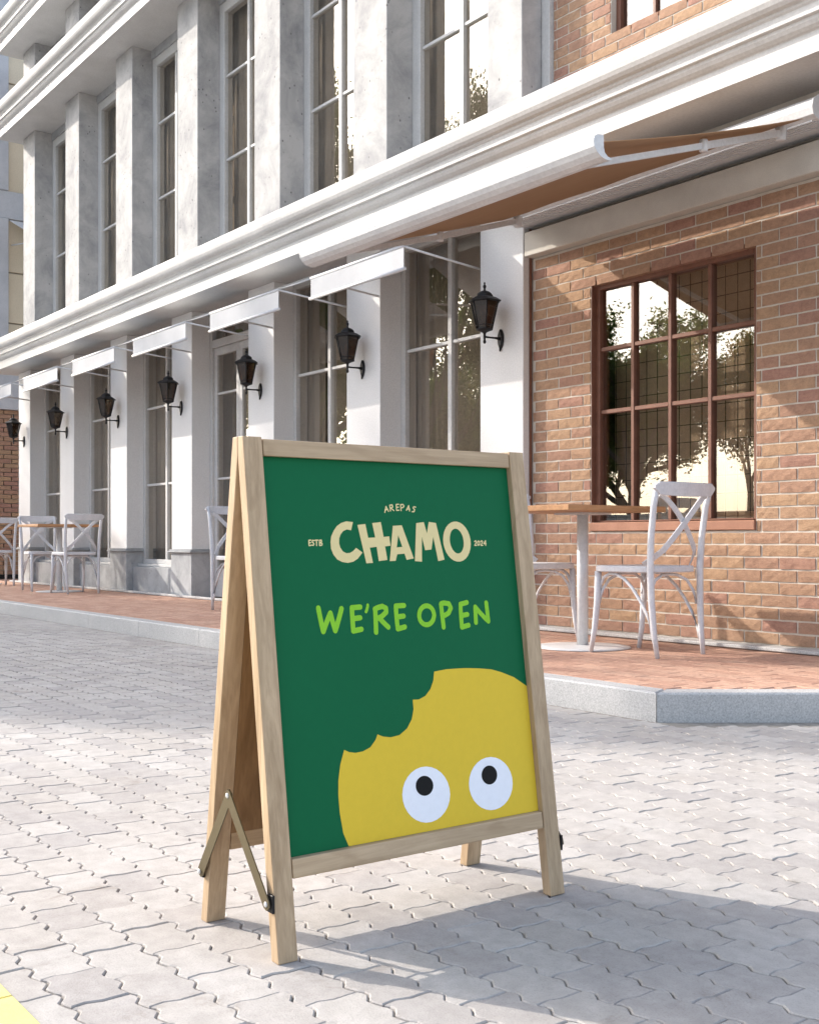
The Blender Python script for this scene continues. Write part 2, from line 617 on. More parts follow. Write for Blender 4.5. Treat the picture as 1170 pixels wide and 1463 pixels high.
def paver_mb(mb, cx, cy, dz, tx, ty, jit, low=False):
    rings = [(inset(PO, 0.0009), -0.014), (inset(PO, 0.0012), -0.0020), (inset(PO, 0.0034), 0.0)]
    if low:
        rings = [(inset(PO, 0.0011), -0.009), (inset(PO, 0.0032), 0.0)]
    vs = []
    n = len(PO)
    for ring, z in rings:
        for (x, y) in ring:
            vs.append((cx + x + jit[0], cy + y + jit[1], z + dz + tx * x + ty * y))
    fs = []
    for i in range(len(rings) - 1):
        for k in range(n):
            k2 = (k + 1) % n
            fs.append((i * n + k, i * n + k2, (i + 1) * n + k2, (i + 1) * n + k))
    fs.append(tuple((len(rings) - 1) * n + k for k in range(n)))
    mb.add(vs, fs)
YELLOW = (0.27, 0.556)
cells = []
for j in range(-48, 60):
    cy = AY0 + (j + 0.5) * PY
    if (cy + PY / 2 < YELLOW[1] - 0.004 and cy - PY / 2 > YELLOW[0] + 0.004):
        continue
    for i in range(-124, 30):
        cx = AX0 + (i + 0.5 + (0.5 if j % 2 else 0.0)) * PX
        if cx < -17.7 or cx > 2.9:
            continue
        if cy + PY / 2 > YK - 0.01 and cx - PX / 2 < -2.995 + (cy - YK) * .74 + .03:
            continue
        px, py, d = pixel(cx, cy, 0)
        vis = (-20 < px < 1190 and py < 1485 and d > 0)
        # the leaning sign hides a patch of the road
        cells.append((0 if vis else 1, d if d > 0 else 99, cx, cy))
cells.sort()
pv_meshes = []
for k in range(5):
    mb = MB()
    paver_mb(mb, 0, 0, 0, rnd.uniform(-.010, .010), rnd.uniform(-.010, .010), (0, 0))
    pv_meshes.append(mb.mesh('paver', 'paver_single', False))
mass = MB()
for idx, (v_, d_, cx, cy) in enumerate(cells):
    dz = rnd.uniform(-0.0013, 0.0010)
    if idx < 298:
        o = link('paver', pv_meshes[idx % 5], road, (cx + rnd.uniform(-.0008, .0008), cy + rnd.uniform(-.0008, .0008), dz))
        o.rotation_euler = (0, 0, rnd.uniform(-.01, .01))
    else:
        paver_mb(mass, cx, cy, dz, rnd.uniform(-.010, .010), rnd.uniform(-.010, .010), (rnd.uniform(-.0008, .0008), rnd.uniform(-.0008, .0008)), low=d_ > 5)
tag(mass.build('paver_field', 'paver_mass', road, fix=False), kind='stuff')
strip = tag(MB().box(-17.8, 3.0, YELLOW[0], YELLOW[1] - 0.002, -0.004, -0.0035).build('yellow_paving_strip', 'joint_sand'), kind='structure')
slab = MB().box(-0.1485, 0.1485, -0.143, 0.143, -0.003, 0.0045, 0.002).mesh('yellow_slab', 'yellow_paint')
for k in range(-53, 15):
    link('yellow_slab', slab, strip, (-1.77 + 0.15 + 0.3 * k, (YELLOW[0] + YELLOW[1]) / 2, rnd.uniform(-.0008, .0008)))
tag(MB().box(-60, 40, -3.9, -3.2, -0.029, -0.003).box(-60, 40, -16, -3.9, -0.029, -0.006).build('far_pavement', 'asphalt_far'), kind='structure')

# terrace with granite kerb and brick paving
CORNER = (-2.995, YK)
dirx, diry = 0.595, 0.804
END = (CORNER[0] + dirx * 3.2, CORNER[1] + diry * 3.2)
outer = [(-17.8, YK), CORNER, END]
def offs(p, q, d):
    e = (Vector(q) - Vector(p)).normalized()
    return Vector((-e.y, e.x)) * d
n1 = offs(outer[0], outer[1], 1)
n2 = offs(outer[1], outer[2], 1)
mm = (n1 + n2).normalized()
KW = 0.12
def inner_pt(i, w=KW):
    if i == 0:
        return Vector(outer[0]) + n1 * w
    if i == 1:
        return Vector(outer[1]) + mm * (w / mm.dot(n1))
    return Vector(outer[2]) + n2 * w
kerb = tag(link('kerb', None, None, (-3.0, YK, 0)), kind='structure')
def kerb_stone(a, b, c, d):
    poly = [tuple(a), tuple(b), tuple(c), tuple(d)]
    poly = inset(poly, 0.0015)
    top = inset(poly, 0.007)
    vs = [(x, y, -0.02) for x, y in poly] + [(x, y, H0 - 0.006) for x, y in poly] + [(x, y, H0 + 0.001) for x, y in top]
    fs = []
    for i in range(2):
        for k in range(4):
            k2 = (k + 1) % 4
            fs.append((i * 4 + k, i * 4 + k2, i * 4 + 4 + k2, i * 4 + 4 + k))
    fs.append((8, 9, 10, 11))
    MB().add(vs, fs).build('kerb_stone', 'granite', kerb, world=True)
def kerb_run(i0, i1, n):
    A, B = Vector(outer[i0]), Vector(outer[i1])
    C, D = inner_pt(i0), inner_pt(i1)
    for k in range(n):
        t0, t1 = k / n, (k + 1) / n
        kerb_stone(A.lerp(B, t0), A.lerp(B, t1), C.lerp(D, t1), C.lerp(D, t0))
kerb_run(0, 1, 15)
kerb_run(1, 2, 3)
ip0, ip1, ip2 = inner_pt(0), inner_pt(1), inner_pt(2)
terr = MB().prism([(ip0.x, ip0.y + .002), (ip1.x - .001, ip1.y + .002), (ip2.x - .003, ip2.y), (ip2.x, 9.0), (-17.8, 9.0)], -0.02, H0 - 0.004)
terrace = tag(terr.build('terrace', 'terrace_brick'), kind='structure')
tb = MB()
nr = 0
y = ip1.y + 0.004
while y + 0.098 < 5.14:
    x = -17.8 + (0.1 if nr % 2 else 0)
    while x < ip2.x:
        x1 = x + 0.2
        # clip against the slanted kerb
        lim = ip1.x + (y - ip1.y) * (ip2.x - ip1.x) / (ip2.y - ip1.y) - 0.004
        if x1 > lim:
            x1 = lim
        if x1 - x > 0.04:
            z = rnd.uniform(-.0008, .0006)
            b = 0.0025
            xa, xb, ya, yb = x + .0015, x1 - .0015, y + .0015, y + .0985
            vs = [(xa, ya, H0 - .004), (xb, ya, H0 - .004), (xb, yb, H0 - .004), (xa, yb, H0 - .004),
                  (xa + b, ya + b, H0 + z), (xb - b, ya + b, H0 + z), (xb - b, yb - b, H0 + z), (xa + b, yb - b, H0 + z)]
            tb.add(vs, [(0, 1, 5, 4), (1, 2, 6, 5), (2, 3, 7, 6), (3, 0, 4, 7), (4, 5, 6, 7)])
        x += 0.2
    y += 0.1
    nr += 1
tag(tb.build('brick_paving', 'terrace_brick', terrace, fix=False), kind='stuff')

# ------------------------------------------------------------------ white building
XL, XR = -16.5, -2.2
YC, YU = 5.20, 5.265
PITCH = 1.68
WB = thing('white_building', (-11.0, 5.2, H0), 'long white building with tall pillars, moulded cornices and narrow paned windows', 'building')
def wpart(mb, name, mat, parent=None):
    return mb.build(name, mat, parent or WB, world=True)
def cornice(z0, yf, yb, x0, x1):
    prof = [(0, 0), (0, .104), (-.004, .108), (-.016, .112), (-.034, .124), (-.046, .142), (-.050, .158), (-.066, .160),
            (-.070, .163), (-.072, .205), (-.082, .214), (-.086, .226)]
    for k in range(0, 11):
        a = -R(62) + R(190) * k / 10
        prof.append((-.082 - .062 * math.cos(a), .300 + .078 * math.sin(a)))
    prof += [(-.03, .382), (-.03, .392)]
    pts = [(yf + a, z0 + b) for a, b in prof] + [(yb, z0 + .392), (yb, z0)]
    return MB().extrude(pts, x0, x1)
for z0, yf in ((3.05, YC - .35), (6.37, YU - .30), (7.58, YU - .30)):
    wpart(cornice(z0, yf, 5.62, XL, XR), 'cornice', 'white_paint')
lower_cols = [(-6.195, -5.746)] + [(-6.22 - PITCH * k, -5.74 - PITCH * k) for k in range(1, 7)]
upper_cols = [(-6.195, -5.83)] + [(-6.22 - PITCH * k, -5.74 - PITCH * k) for k in range(1, 7)]
for (a, b) in lower_cols:
    c = wpart(MB().box(a, b, YC, 5.56, 0.605, 3.049, 0.004), 'column', 'lower_plaster')
    wpart(MB().box(a - .006, b + .002, YC - .006, 5.56, H0, 0.572, 0.004), 'column_base', 'plinth_concrete', c)
    wpart(MB().box(a - .035, b + .03 if b < -5.8 else b + .003, YC - .035, 5.56, 0.573, 0.586, 0.002).box(a - .022, b + .018 if b < -5.8 else b + .003, YC - .02, 5.56, 0.5865, 0.604, 0.003), 'base_ledge', 'plinth_concrete', c)
for (a, b) in upper_cols:
    wpart(MB().box(a, b, YU, 5.62, 3.443, 6.369, 0.005), 'column', 'upper_concrete')
    wpart(MB().box(a, b, YU, 5.62, 6.763, 7.579, 0.005), 'column', 'upper_concrete')

def pleats(x0, x1, y, z0, z1, amp=0.02, step=0.02):
    mb = MB()
    n = max(2, int((x1 - x0) / step))
    vs = []
    for k in range(n + 1):
        x = x0 + (x1 - x0) * k / n
        yy = y + amp * math.sin(k * 1.05) + amp * .5 * math.sin(k * .37)
        vs += [(x, yy, z0), (x, yy, z1), (x, yy + .004, z1), (x, yy + .004, z0)]
    fs = []
    for k in range(n):
        for q in range(4):
            q2 = (q + 1) % 4
            fs.append((k * 4 + q, k * 4 + 4 + q, k * 4 + 4 + q2, k * 4 + q2))
    mb.add(vs, fs, True)
    return mb
def window(x0, x1, z0, z1, yf, bars, fw=0.085, curtains=((0, .3), (.78, 1.0)), name='window'):
    d = 0.10
    fr = MB().box(x0, x0 + fw, yf, yf + d, z0, z1, .004).box(x1 - fw, x1, yf, yf + d, z0, z1, .004)
    fr.box(x0 + fw, x1 - fw, yf, yf + d, z0, z0 + .05, .003).box(x0 + fw, x1 - fw, yf, yf + d, z1 - fw, z1, .004)
    fo = wpart(fr, name, 'white_paint')
    xm = (x0 + x1) / 2
    wpart(MB().box(xm - .024, xm + .024, yf + .012, yf + .075, z0 + .05, z1 - fw, .004), 'mullion', 'white_paint', fo)
    zz = [z0 + .05] + list(bars) + [z1 - fw]
    for zb in bars:
        for a, b in ((x0 + fw, xm - .024), (xm + .024, x1 - fw)):
            wpart(MB().box(a, b, yf + .022, yf + .070, zb - .013, zb + .013, .003), 'glazing_bar', 'white_paint', fo)
    for k in range(len(zz) - 1):
        for a, b in ((x0 + fw, xm - .024), (xm + .024, x1 - fw)):
            lo = zz[k] + (.013 if k else 0)
            hi = zz[k + 1] - (.013 if k < len(zz) - 2 else 0)
            wpart(MB().box(a, b, yf + .045, yf + .049, lo, hi), 'pane', 'window_glass', fo)
    for ca, cb in curtains:
        wpart(pleats(x0 + (x1 - x0) * ca, x0 + (x1 - x0) * cb, yf + .17, z0 - .02, z1 - .01, .013, .024), 'curtain', 'curtain', fo)
    wpart(MB().box(x0 + .01, x1 - .01, yf + .205, yf + .21, z0 - .02, z1 - .01), 'brightening_panel', 'curtain', fo)  # plain sheet added behind the curtains to brighten the window
    return fo
for i in range(6):
    x0 = lower_cols[i + 1][1] + .001
    x1 = lower_cols[i][0] - .001
    if i == 2:
        fr = MB().box(x0, x0 + .055, 5.40, 5.52, H0, 3.048, .004).box(x1 - .055, x1, 5.40, 5.52, H0, 3.048, .004)
        fr.box(x0 + .055, x1 - .055, 5.40, 5.52, 2.68, 2.76, .004).box(x0 + .055, x1 - .055, 5.40, 5.52, 2.97, 3.048, .004)
        fo = wpart(fr, 'door_frame', 'white_paint')
        wpart(MB().box(x0 + .055, x1 - .055, 5.45, 5.454, 2.76, 2.97), 'pane', 'window_glass', fo)
        xm = (x0 + x1) / 2
        for a, b, hs in ((x0 + .058, xm - .002, 1), (xm + .002, x1 - .058, -1)):
            s = .062
            lf = MB().box(a, a + s, 5.425, 5.475, H0 + .008, 2.677, .004).box(b - s, b, 5.425, 5.475, H0 + .008, 2.677, .004)
            lf.box(a + s, b - s, 5.425, 5.475, H0 + .008, .41, .004).box(a + s, b - s, 5.425, 5.475, 2.60, 2.677, .004)
            dr = wpart(lf, 'door', 'white_paint')
            for zb in (1.332, 2.205):
                wpart(MB().box(a + s, b - s, 5.432, 5.468, zb - .012, zb + .012, .003), 'glazing_bar', 'white_paint', dr)
            for lo, hi in ((.41, 1.32), (1.344, 2.193), (2.217, 2.60)):
                wpart(MB().box(a + s, b - s, 5.448, 5.452, lo, hi), 'pane', 'window_glass', dr)
            hx = b - s / 2 if hs > 0 else a + s / 2
            wpart(MB().tube([(hx, 5.424, 1.02), (hx, 5.385, 1.02), (hx, 5.385, 1.30), (hx, 5.424, 1.30)], .008, 6), 'door_handle', 'metal_white', dr)
        wpart(pleats(x0 + .05, x1 - .05, 5.66, H0, 3.0, .02, .024), 'curtain', 'curtain', fo)
    else:
        window(x0, x1, 0.435, 3.048, 5.40, (1.332, 2.205), fw=.055, curtains=((0, .36), (.84, 1.0)) if i % 2 == 0 else ((0, .25), (.7, 1.0)))
        wpart(MB().box(x0, x1, 5.27, 5.60, H0, .402, .004), 'low_wall', 'plinth_concrete')
        wpart(MB().box(x0, x1, 5.33, 5.60, .403, .434, .004), 'window_sill', 'white_paint')
    ux0 = upper_cols[i + 1][1] + .001
    ux1 = upper_cols[i][0] - .001
    window(ux0, ux1, 3.50, 6.27, 5.515, (3.77, 4.636, 5.504), fw=.105, curtains=((0, .32), (.8, 1.0)))
    wpart(MB().box(ux0, ux1, 5.49, 5.62, 3.443, 3.499, .003), 'window_sill', 'white_paint')
    wpart(MB().box(ux0, ux1, 5.50, 5.62, 6.271, 6.369), 'window_head', 'plinth_concrete')
    wpart(MB().box(ux0, ux1, 5.50, 5.62, 6.763, 7.579), 'attic_wall', 'plinth_concrete')
# rooms behind the glass, outer walls and roof
wpart(MB().box(XL + .1, -5.9, 6.75, 6.9, H0, 7.57), 'back_wall', 'interior_wall')
for k, zf in enumerate((H0 - .03, 3.06, 6.40)):
    wpart(MB().box(XL + .1, -5.9, 5.63, 6.749, zf + .01, zf + (.10 if k == 0 else .36)), 'floor_slab', 'interior_wall')
for k in (0, 2, 4):
    xx = -7.65 - PITCH * k
    wpart(MB().box(xx - .06, xx + .06, 5.75, 6.749, H0 + .08, 3.05), 'room_wall', 'interior_wall')
    wpart(MB().box(xx - .06, xx + .06, 5.80, 6.749, 3.44, 6.39), 'room_wall', 'interior_wall')
wpart(MB().box(XL, XL + .098, 5.56, 6.9, H0, 7.57), 'end_wall', 'lower_plaster')
wpart(MB().box(XL, XR, 5.63, 8.6, 7.60, 8.05), 'roof', 'band_concrete')
wpart(MB().box(XL, -5.744, 5.13, YC - .008, H0 + .001, .133, .004), 'skirting', 'granite')
wpart(MB().box(-5.825, -5.745, 5.44, 5.62, 3.443, 6.369, .004), 'corner_trim', 'white_paint')

# ------------------------------------------------------------------ brick building (right)
BB_ = thing('brick_building', (-4.0, 5.3, H0), 'orange brick building with a large brown paned window beside the white pillars', 'building')
def bpart(mb, name, mat, parent=None):
    return mb.build(name, mat, parent or BB_, world=True)
BR_PX, BR_PZ = 0.2265, 0.0682
def brick_mesh_data(seed, nx=5, nz=2):
    r = random.Random(seed)
    vs, fs = [], []
    # unit brick: x in -.5..+.5 (scaled), z in -.5..+.5, front at y = 0, back at y = .10
    L, Hh = 0.2165, 0.0582
    idx = {}
    for j in range(nz + 1):
        for i in range(nx + 1):
            x = -L / 2 + L * i / nx
            z = -Hh / 2 + Hh * j / nz
            edge = i in (0, nx) or j in (0, nz)
            y = r.uniform(0.0005, 0.0035) + (0.0020 if edge else 0)
            if edge:
                x += r.uniform(-.0012, .0012)
                z += r.uniform(-.0012, .0012)
            idx[(i, j)] = len(vs)
            vs.append((x, y, z))
    for j in range(nz):
        for i in range(nx):
            fs.append((idx[(i, j)], idx[(i + 1, j)], idx[(i + 1, j + 1)], idx[(i, j + 1)]))
    rim = [(i, 0) for i in range(nx)] + [(nx, j) for j in range(nz)] + [(i, nz) for i in range(nx, 0, -1)] + [(0, j) for j in range(nz, 0, -1)]
    o = len(vs)
    for k in rim:
        x, y, z = vs[idx[k]]
        vs.append((x * 1.0, 0.09, z))
    m = len(rim)
    for k in range(m):
        k2 = (k + 1) % m
        fs.append((idx[rim[k]], o + k, o + k2, idx[rim[k2]]))
    return vs, fs
BD = [brick_mesh_data(s) for s in range(6)]
brick_meshes = [MB().add(v, f).mesh('brick', 'brick_single', False) for v, f in BD]
def brick_wall(x0, x1, z0, z1, y, holes):
    out = []
    row = 0
    z = z0
    while z + BR_PZ * .6 < z1:
        x = x1 + (BR_PX * .5 if row % 2 else 0)
        while x > x0:
            segs = [(max(x - BR_PX, x0), min(x, x1))]
            for hx0, hx1, hz0, hz1 in holes:
                if z + BR_PZ * .5 > hz0 and z + BR_PZ * .5 < hz1:
                    ns = []
                    for a, b in segs:
                        if b <= hx0 or a >= hx1:
                            ns.append((a, b))
                        else:
                            if a < hx0:
                                ns.append((a, hx0))
                            if b > hx1:
                                ns.append((hx1, b))
                    segs = ns
            for a, b in segs:
                if b - a > .03:
                    out.append(((a + b) / 2, y, z + BR_PZ / 2, (b - a - .010) / .2165))
            x -= BR_PX
        z += BR_PZ
        row += 1
    return out
HOLE = (-5.19, -3.935, .755, 2.345)
UH = (-5.205, -3.94, 3.96, 5.50)
low = brick_wall(-5.733, XR, H0 + .022, 2.60, 5.27, [HOLE])
mid = brick_wall(-5.733, XR, 2.815, 3.05, 5.27, [])
upp = brick_wall(-5.742, XR, 3.445, 6.365, 5.47, [UH])
cand = []
for b in low + mid + upp:
    px, py, d = pixel(*b[:3])
    vis = -10 < px < 1190 and -15 < py < 940
    if b in mid:
        vis = vis and px > 880
    if b in upp and (py > 115 or (px > 900 and py > 20)):
        vis = vis and False
    cand.append((0 if vis else 1, d, b))
cand.sort(key=lambda c: (c[0], c[1]))
bm_ = MB()
for idx, (v_, d_, b) in enumerate(cand):
    if idx < 298:
        o = link('brick', brick_meshes[idx % 6], BB_, (b[0] + 4.0, b[1] - 5.3 + rnd.uniform(-.0015, .0015), b[2] - H0))
        o.scale = (b[3], 1, 1)
    else:
        vs, fs = BD[idx % 6]
        dy = rnd.uniform(-.0015, .0015)
        bm_.add([(b[0] + x * b[3], b[1] + y_ + dy, b[2] + z) for x, y_, z in vs], fs)
tag(bm_.build('brickwork', 'brick_mass', BB_, fix=False, world=True), kind='stuff')
# mortar core behind the faces, with the openings left free
def core(x0, x1, z0, z1, y, hole, yb):
    mb = MB()
    if hole is None:
        return mb.box(x0, x1, y, yb, z0, z1)
    a, b, c, d = hole
    return mb.box(x0, a, y, yb, z0, z1).box(b, x1, y, yb, z0, z1).box(a, b, y, yb, z0, c).box(a, b, y, yb, d, z1)
bpart(core(-5.739, XR, H0, 2.60, 5.278, HOLE, 5.42), 'wall', 'mortar')
bpart(core(-5.739, XR, 2.801, 3.049, 5.278, None, 5.42), 'wall', 'mortar')
bpart(core(-5.743, XR, 3.443, 6.369, 5.478, UH, 5.619), 'wall', 'mortar')
bpart(MB().box(-5.737, XR, 5.200, 5.42, 2.603, 2.765, .004), 'lintel_beam', 'lintel_stone')
bpart(MB().box(-5.742, XR, 5.15, 5.268, H0 + .001, .131, .004), 'skirting', 'granite')
bpart(MB().box(-5.745, -5.7345, YC + .052, 5.269, .134, 3.048), 'corner_shade_strip', 'window_brown')  # shadow in the corner by the pillar, put in as a brown strip
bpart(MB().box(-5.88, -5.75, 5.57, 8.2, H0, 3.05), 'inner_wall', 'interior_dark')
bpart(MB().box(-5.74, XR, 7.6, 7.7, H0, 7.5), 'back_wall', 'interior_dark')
bpart(MB().box(XR - .1, XR, 5.63, 7.6, H0, 7.5), 'end_wall', 'brick_mass')
for zf in (H0 - .02, 3.06, 6.4):
    bpart(MB().box(-5.74, XR - .102, 5.63, 7.598, zf + .02, zf + .3 if zf > 1 else zf + .06), 'floor_slab', 'interior_wall')
bpart(MB().box(XR - .1, XR - .002, 5.278, 5.629, H0 + .02, 3.05).box(XR - .1, XR - .002, 5.48, 5.629, 3.45, 6.36), 'corner_pier', 'brick_mass')
# the big brown window
x0, x1, z0, z1 = HOLE
f = .042
fr = MB().box(x0, x0 + f, 5.312, 5.40, z0 + .06, z1, .003).box(x1 - f, x1, 5.312, 5.40, z0 + .06, z1, .003)
fr.box(x0 + f, x1 - f, 5.312, 5.40, 2.292, z1, .003).box(x0 + f, x1 - f, 5.312, 5.40, z0 + .06, .825, .003)
wf = bpart(fr, 'window', 'window_brown')
bpart(MB().box(x0 + .0005, x0 + .006, 5.277, 5.3115, z0 + .06, z1), 'jamb_board', 'window_brown', wf)
bpart(MB().box(x1 - .006, x1 - .0005, 5.277, 5.3115, z0 + .06, z1), 'jamb_board', 'window_brown', wf)
xs = [-4.878, -4.582, -4.286]
zs = [1.913, 1.515]
for xx in xs:
    bpart(MB().box(xx - .013, xx + .013, 5.318, 5.372, .825, 2.292, .003), 'mullion', 'window_brown', wf)
ex = [x0 + f] + [v for xx in xs for v in (xx - .013, xx + .013)] + [x1 - f]
for zz_ in zs:
    for k in range(0, 8, 2):
        bpart(MB().box(ex[k], ex[k + 1], 5.322, 5.368, zz_ - .013, zz_ + .013, .003), 'glazing_bar', 'window_brown', wf)
ez = [.825] + [v for zz_ in reversed(zs) for v in (zz_ - .013, zz_ + .013)] + [2.292]
for k in range(0, 8, 2):
    for j in range(0, 6, 2):
        bpart(MB().box(ex[k], ex[k + 1], 5.343, 5.347, ez[j], ez[j + 1]), 'pane', 'brick_window_glass', wf)
bpart(MB().box(x0 + .001, x1 - .001, 5.262, 5.40, .757, .812, .004), 'window_sill', 'sill_wood', wf)
bpart(MB().box(x0 - .06, x1 + .06, 5.56, 5.575, .70, 2.42), 'brightening_panel', 'interior_wall', wf)  # pale panel added behind the glass to lift its dark reflections
gm = MB()
for k in range(14):
    xx = x0 + .06 + k * .086
    gm.box(xx - .002, xx + .002, 5.44, 5.444, .8, 2.3)
for k in range(14):
    zz_ = .87 + k * .105
    gm.box(x0 + .03, x1 - .03, 5.447, 5.453, zz_ - .002, zz_ + .002)
bpart(gm, 'wire_grid', 'black_metal', wf)
x0, x1, z0, z1 = UH
fr = MB().box(x0, x0 + .04, 5.52, 5.60, z0, z1, .003).box(x1 - .04, x1, 5.52, 5.60, z0, z1, .003).box(x0 + .04, x1 - .04, 5.52, 5.60, z1 - .04, z1, .003).box(x0 + .04, x1 - .04, 5.52, 5.60, z0, z0 + .04, .003)
wf2 = bpart(fr, 'window', 'window_brown')
for k in (1, 2, 3):
    xx = x0 + (x1 - x0) * k / 4
    bpart(MB().box(xx - .013, xx + .013, 5.53, 5.58, z0 + .04, z1 - .04, .003), 'mullion', 'window_brown', wf2)
for k in range(4):
    w4 = (x1 - x0) / 4
    bpart(MB().box(x0 + w4 * k + (.04 if k == 0 else .013), x0 + w4 * (k + 1) - (.04 if k == 3 else .013), 5.552, 5.556, z0 + .04, z1 - .04), 'pane', 'brick_window_glass', wf2)
bpart(pleats(x0, x1, 5.75, z0 - .1, z1), 'curtain', 'awning_cloth', wf2)

# ------------------------------------------------------------------ side wing at the far left
SW = thing('side_wing', (-17.8, 5.6, H0), 'grey banded wing with beige panels over red brick at the far end', 'building')
def spart(mb, name, mat, parent=None):
    return mb.build(name, mat, parent or SW, world=True)
spart(MB().box(-21.5, -17.85, 4.95, 9.5, H0 - .05, 9.5), 'wall', 'mortar')
sb = MB()
row = 0
z = H0 + .07
while z < 2.68:
    y = 5.0 - (.11 if row % 2 else 0)
    while y < 6.6:
        sb.box(-17.85, -17.80 + rnd.uniform(-.002, .002), y + .005, y + .215, z, z + .058)
        y += .2265
    z += BR_PZ
    row += 1
tag(spart(sb, 'brickwork', 'brick_mass'), kind='stuff')
spart(MB().box(-17.849, -17.77, 4.93, 5.0, H0, 2.70), 'corner_pier', 'band_concrete')
spart(MB().box(-17.849, -17.74, 4.95, 9.5, 2.70, 3.27, .005), 'band', 'band_concrete')
spart(MB().box(-17.849, -17.74, 4.95, 9.5, 5.62, 6.04, .005), 'band', 'band_concrete')
spart(MB().box(-17.849, -17.74, 4.95, 9.5, 8.6, 9.4, .005), 'band', 'band_concrete')
spart(MB().box(-17.849, -17.72, 4.9, 5.50, 3.275, 5.615, .005), 'pilaster', 'band_concrete')
spart(MB().box(-17.849, -17.72, 4.9, 5.50, 6.045, 8.595, .005), 'pilaster', 'band_concrete')
for a, b in ((3.28, 4.02), (4.04, 4.80), (4.82, 5.61), (6.05, 6.85), (6.87, 7.7), (7.72, 8.59)):
    spart(MB().box(-17.849, -17.80, 5.505, 9.4, a, b, .006), 'panel', 'beige_panel')
spart(MB().box(-17.849, -17.79, 4.95, 9.5, H0, H0 + .065), 'skirting', 'black_metal')
sa = thing('window_awning', (-17.74, 6.3, 5.2), 'small white box awning on the grey wing above the beige panels', 'awning')
aw = MB().add([(-17.74, 5.52, 5.60), (-17.30, 5.70, 5.33), (-17.30, 7.2, 5.33), (-17.74, 7.2, 5.60), (-17.74, 5.52, 5.59), (-17.30, 5.70, 5.32), (-17.30, 7.2, 5.32), (-17.74, 7.2, 5.59)],
              [(0, 1, 2, 3), (7, 6, 5, 4), (0, 4, 5, 1), (1, 5, 6, 2), (2, 6, 7, 3), (3, 7, 4, 0)])
aw.build('fabric', 'small_awning_cloth', sa, world=True)
MB().box(-17.305, -17.297, 5.71, 7.19, 5.20, 5.318).build('valance', 'awning_cloth', sa, world=True)
MB().tube([(-17.74, 5.55, 5.22), (-17.31, 5.71, 5.20)], .012, 6).build('arm', 'metal_white', sa, world=True)

# ------------------------------------------------------------------ small window awnings
AW = []
AWX = (-6.25, -7.45)
def small_awning():
    cx = (AWX[0] + AWX[1]) / 2
    t = thing('window_awning', (cx, 5.19, 2.6), '', 'awning', 'small white awnings over the ground floor windows')
    hw = (AWX[0] - AWX[1]) / 2
    yf, zt, zb = 4.58 - 5.19, 2.69 - 2.6, 2.535 - 2.6
    mb = MB()
    n = 6
    vs = []
    for k in range(n + 1):
        s = k / n
        y = yf + (0.0 - yf) * s
        z = zt + (2.975 - 2.69) * s - .018 * math.sin(math.pi * s)
        for x in (-hw, hw):
            vs += [(x, y, z), (x, y, z + .004)]
    fs = []
    for k in range(n):
        o = k * 4
        fs += [(o, o + 2, o + 6, o + 4), (o + 1, o + 5, o + 7, o + 3), (o, o + 4, o + 5, o + 1), (o + 2, o + 3, o + 7, o + 6)]
    mb.add(vs, fs, True)
    mb.build('fabric', 'small_awning_cloth', t)
    MB().tube([(-hw, yf, zt), (hw, yf, zt)], .011, 8).build('front_bar', 'metal_white', t)
    MB().box(-hw + .004, hw - .004, yf - .004, yf + .001, zb, zt - .008).build('valance', 'awning_cloth', t)
    MB().tube([(-hw - .012, yf - .002, zb), (hw + .012, yf - .002, zb)], .0125, 8).build('lower_bar', 'metal_white', t)
    for s in (-1, 1):
        MB().tube([(s * (hw - .006), yf + .008, zt - .004), (s * (hw - .006), 5.42 - 5.19, 2.612 - 2.6)], .0085, 6).build('arm', 'metal_white', t)
    return t
proto = small_awning()
aw_lab = ['small white awning directly left of the large awning, over the window nearest the brick wall',
          'small white awning over the second window from the brick wall, two pillars along',
          'small white awning over the tall glazed double door',
          'small white awning over the window just left of the double door',
          'small white awning over the second window left of the double door',
          'smallest white awning, over the last window beside the end pillar']
for i in range(6):
    o = proto if i == 0 else copy_tree(proto)
    o.location.x = proto.location.x - PITCH * i if i else o.location.x
    o['label'] = aw_lab[i]

# ------------------------------------------------------------------ large folding arm awning
LA = thing('folding_arm_awning', (-4.56, 5.1, 2.80), 'large open awning with orange-brown underside and white frame above the brick window', 'awning')
def lpart(mb, name, mat, parent=None):
    return mb.build(name, mat, parent or LA, world=True)
ax0, ax1 = -5.73, -3.38
cas = [(5.02, 2.80), (4.985, 2.815), (4.975, 2.85), (4.985, 2.885), (5.03, 2.915), (5.10, 2.925), (5.266, 2.925), (5.266, 2.803), (5.15, 2.802)]
lpart(MB().extrude(cas, ax0, ax1), 'cassette', 'metal_white')
rm = MB()
for k in range(5):
    yy = 5.02 + k * .026
    rm.box(ax0 + .03, ax1 - .03, yy, yy + .012, 2.793, 2.8015)
lpart(rm, 'cassette_ribs', 'metal_white')
for xx in (ax0 - .006, ax1):
    lpart(MB().extrude([(y + (y - 5.1) * .06, z + (z - 2.86) * .08) for y, z in cas], xx, xx + .006), 'end_cap', 'metal_white')
fb = [(3.505, 2.396), (3.470, 2.392), (3.452, 2.380), (3.447, 2.362), (3.452, 2.340), (3.468, 2.320), (3.492, 2.304), (3.525, 2.297), (3.552, 2.300),
      (3.556, 2.308), (3.530, 2.312), (3.512, 2.325), (3.506, 2.345), (3.506, 2.37)]
lpart(MB().extrude(fb, ax0, ax1), 'front_bar', 'metal_white')
lpart(MB().box(ax0, ax1, 3.4465, 3.449, 2.371, 2.374).box(ax0, ax1, 3.450, 3.453, 2.382, 2.385), 'front_bar_groove', 'metal_white')
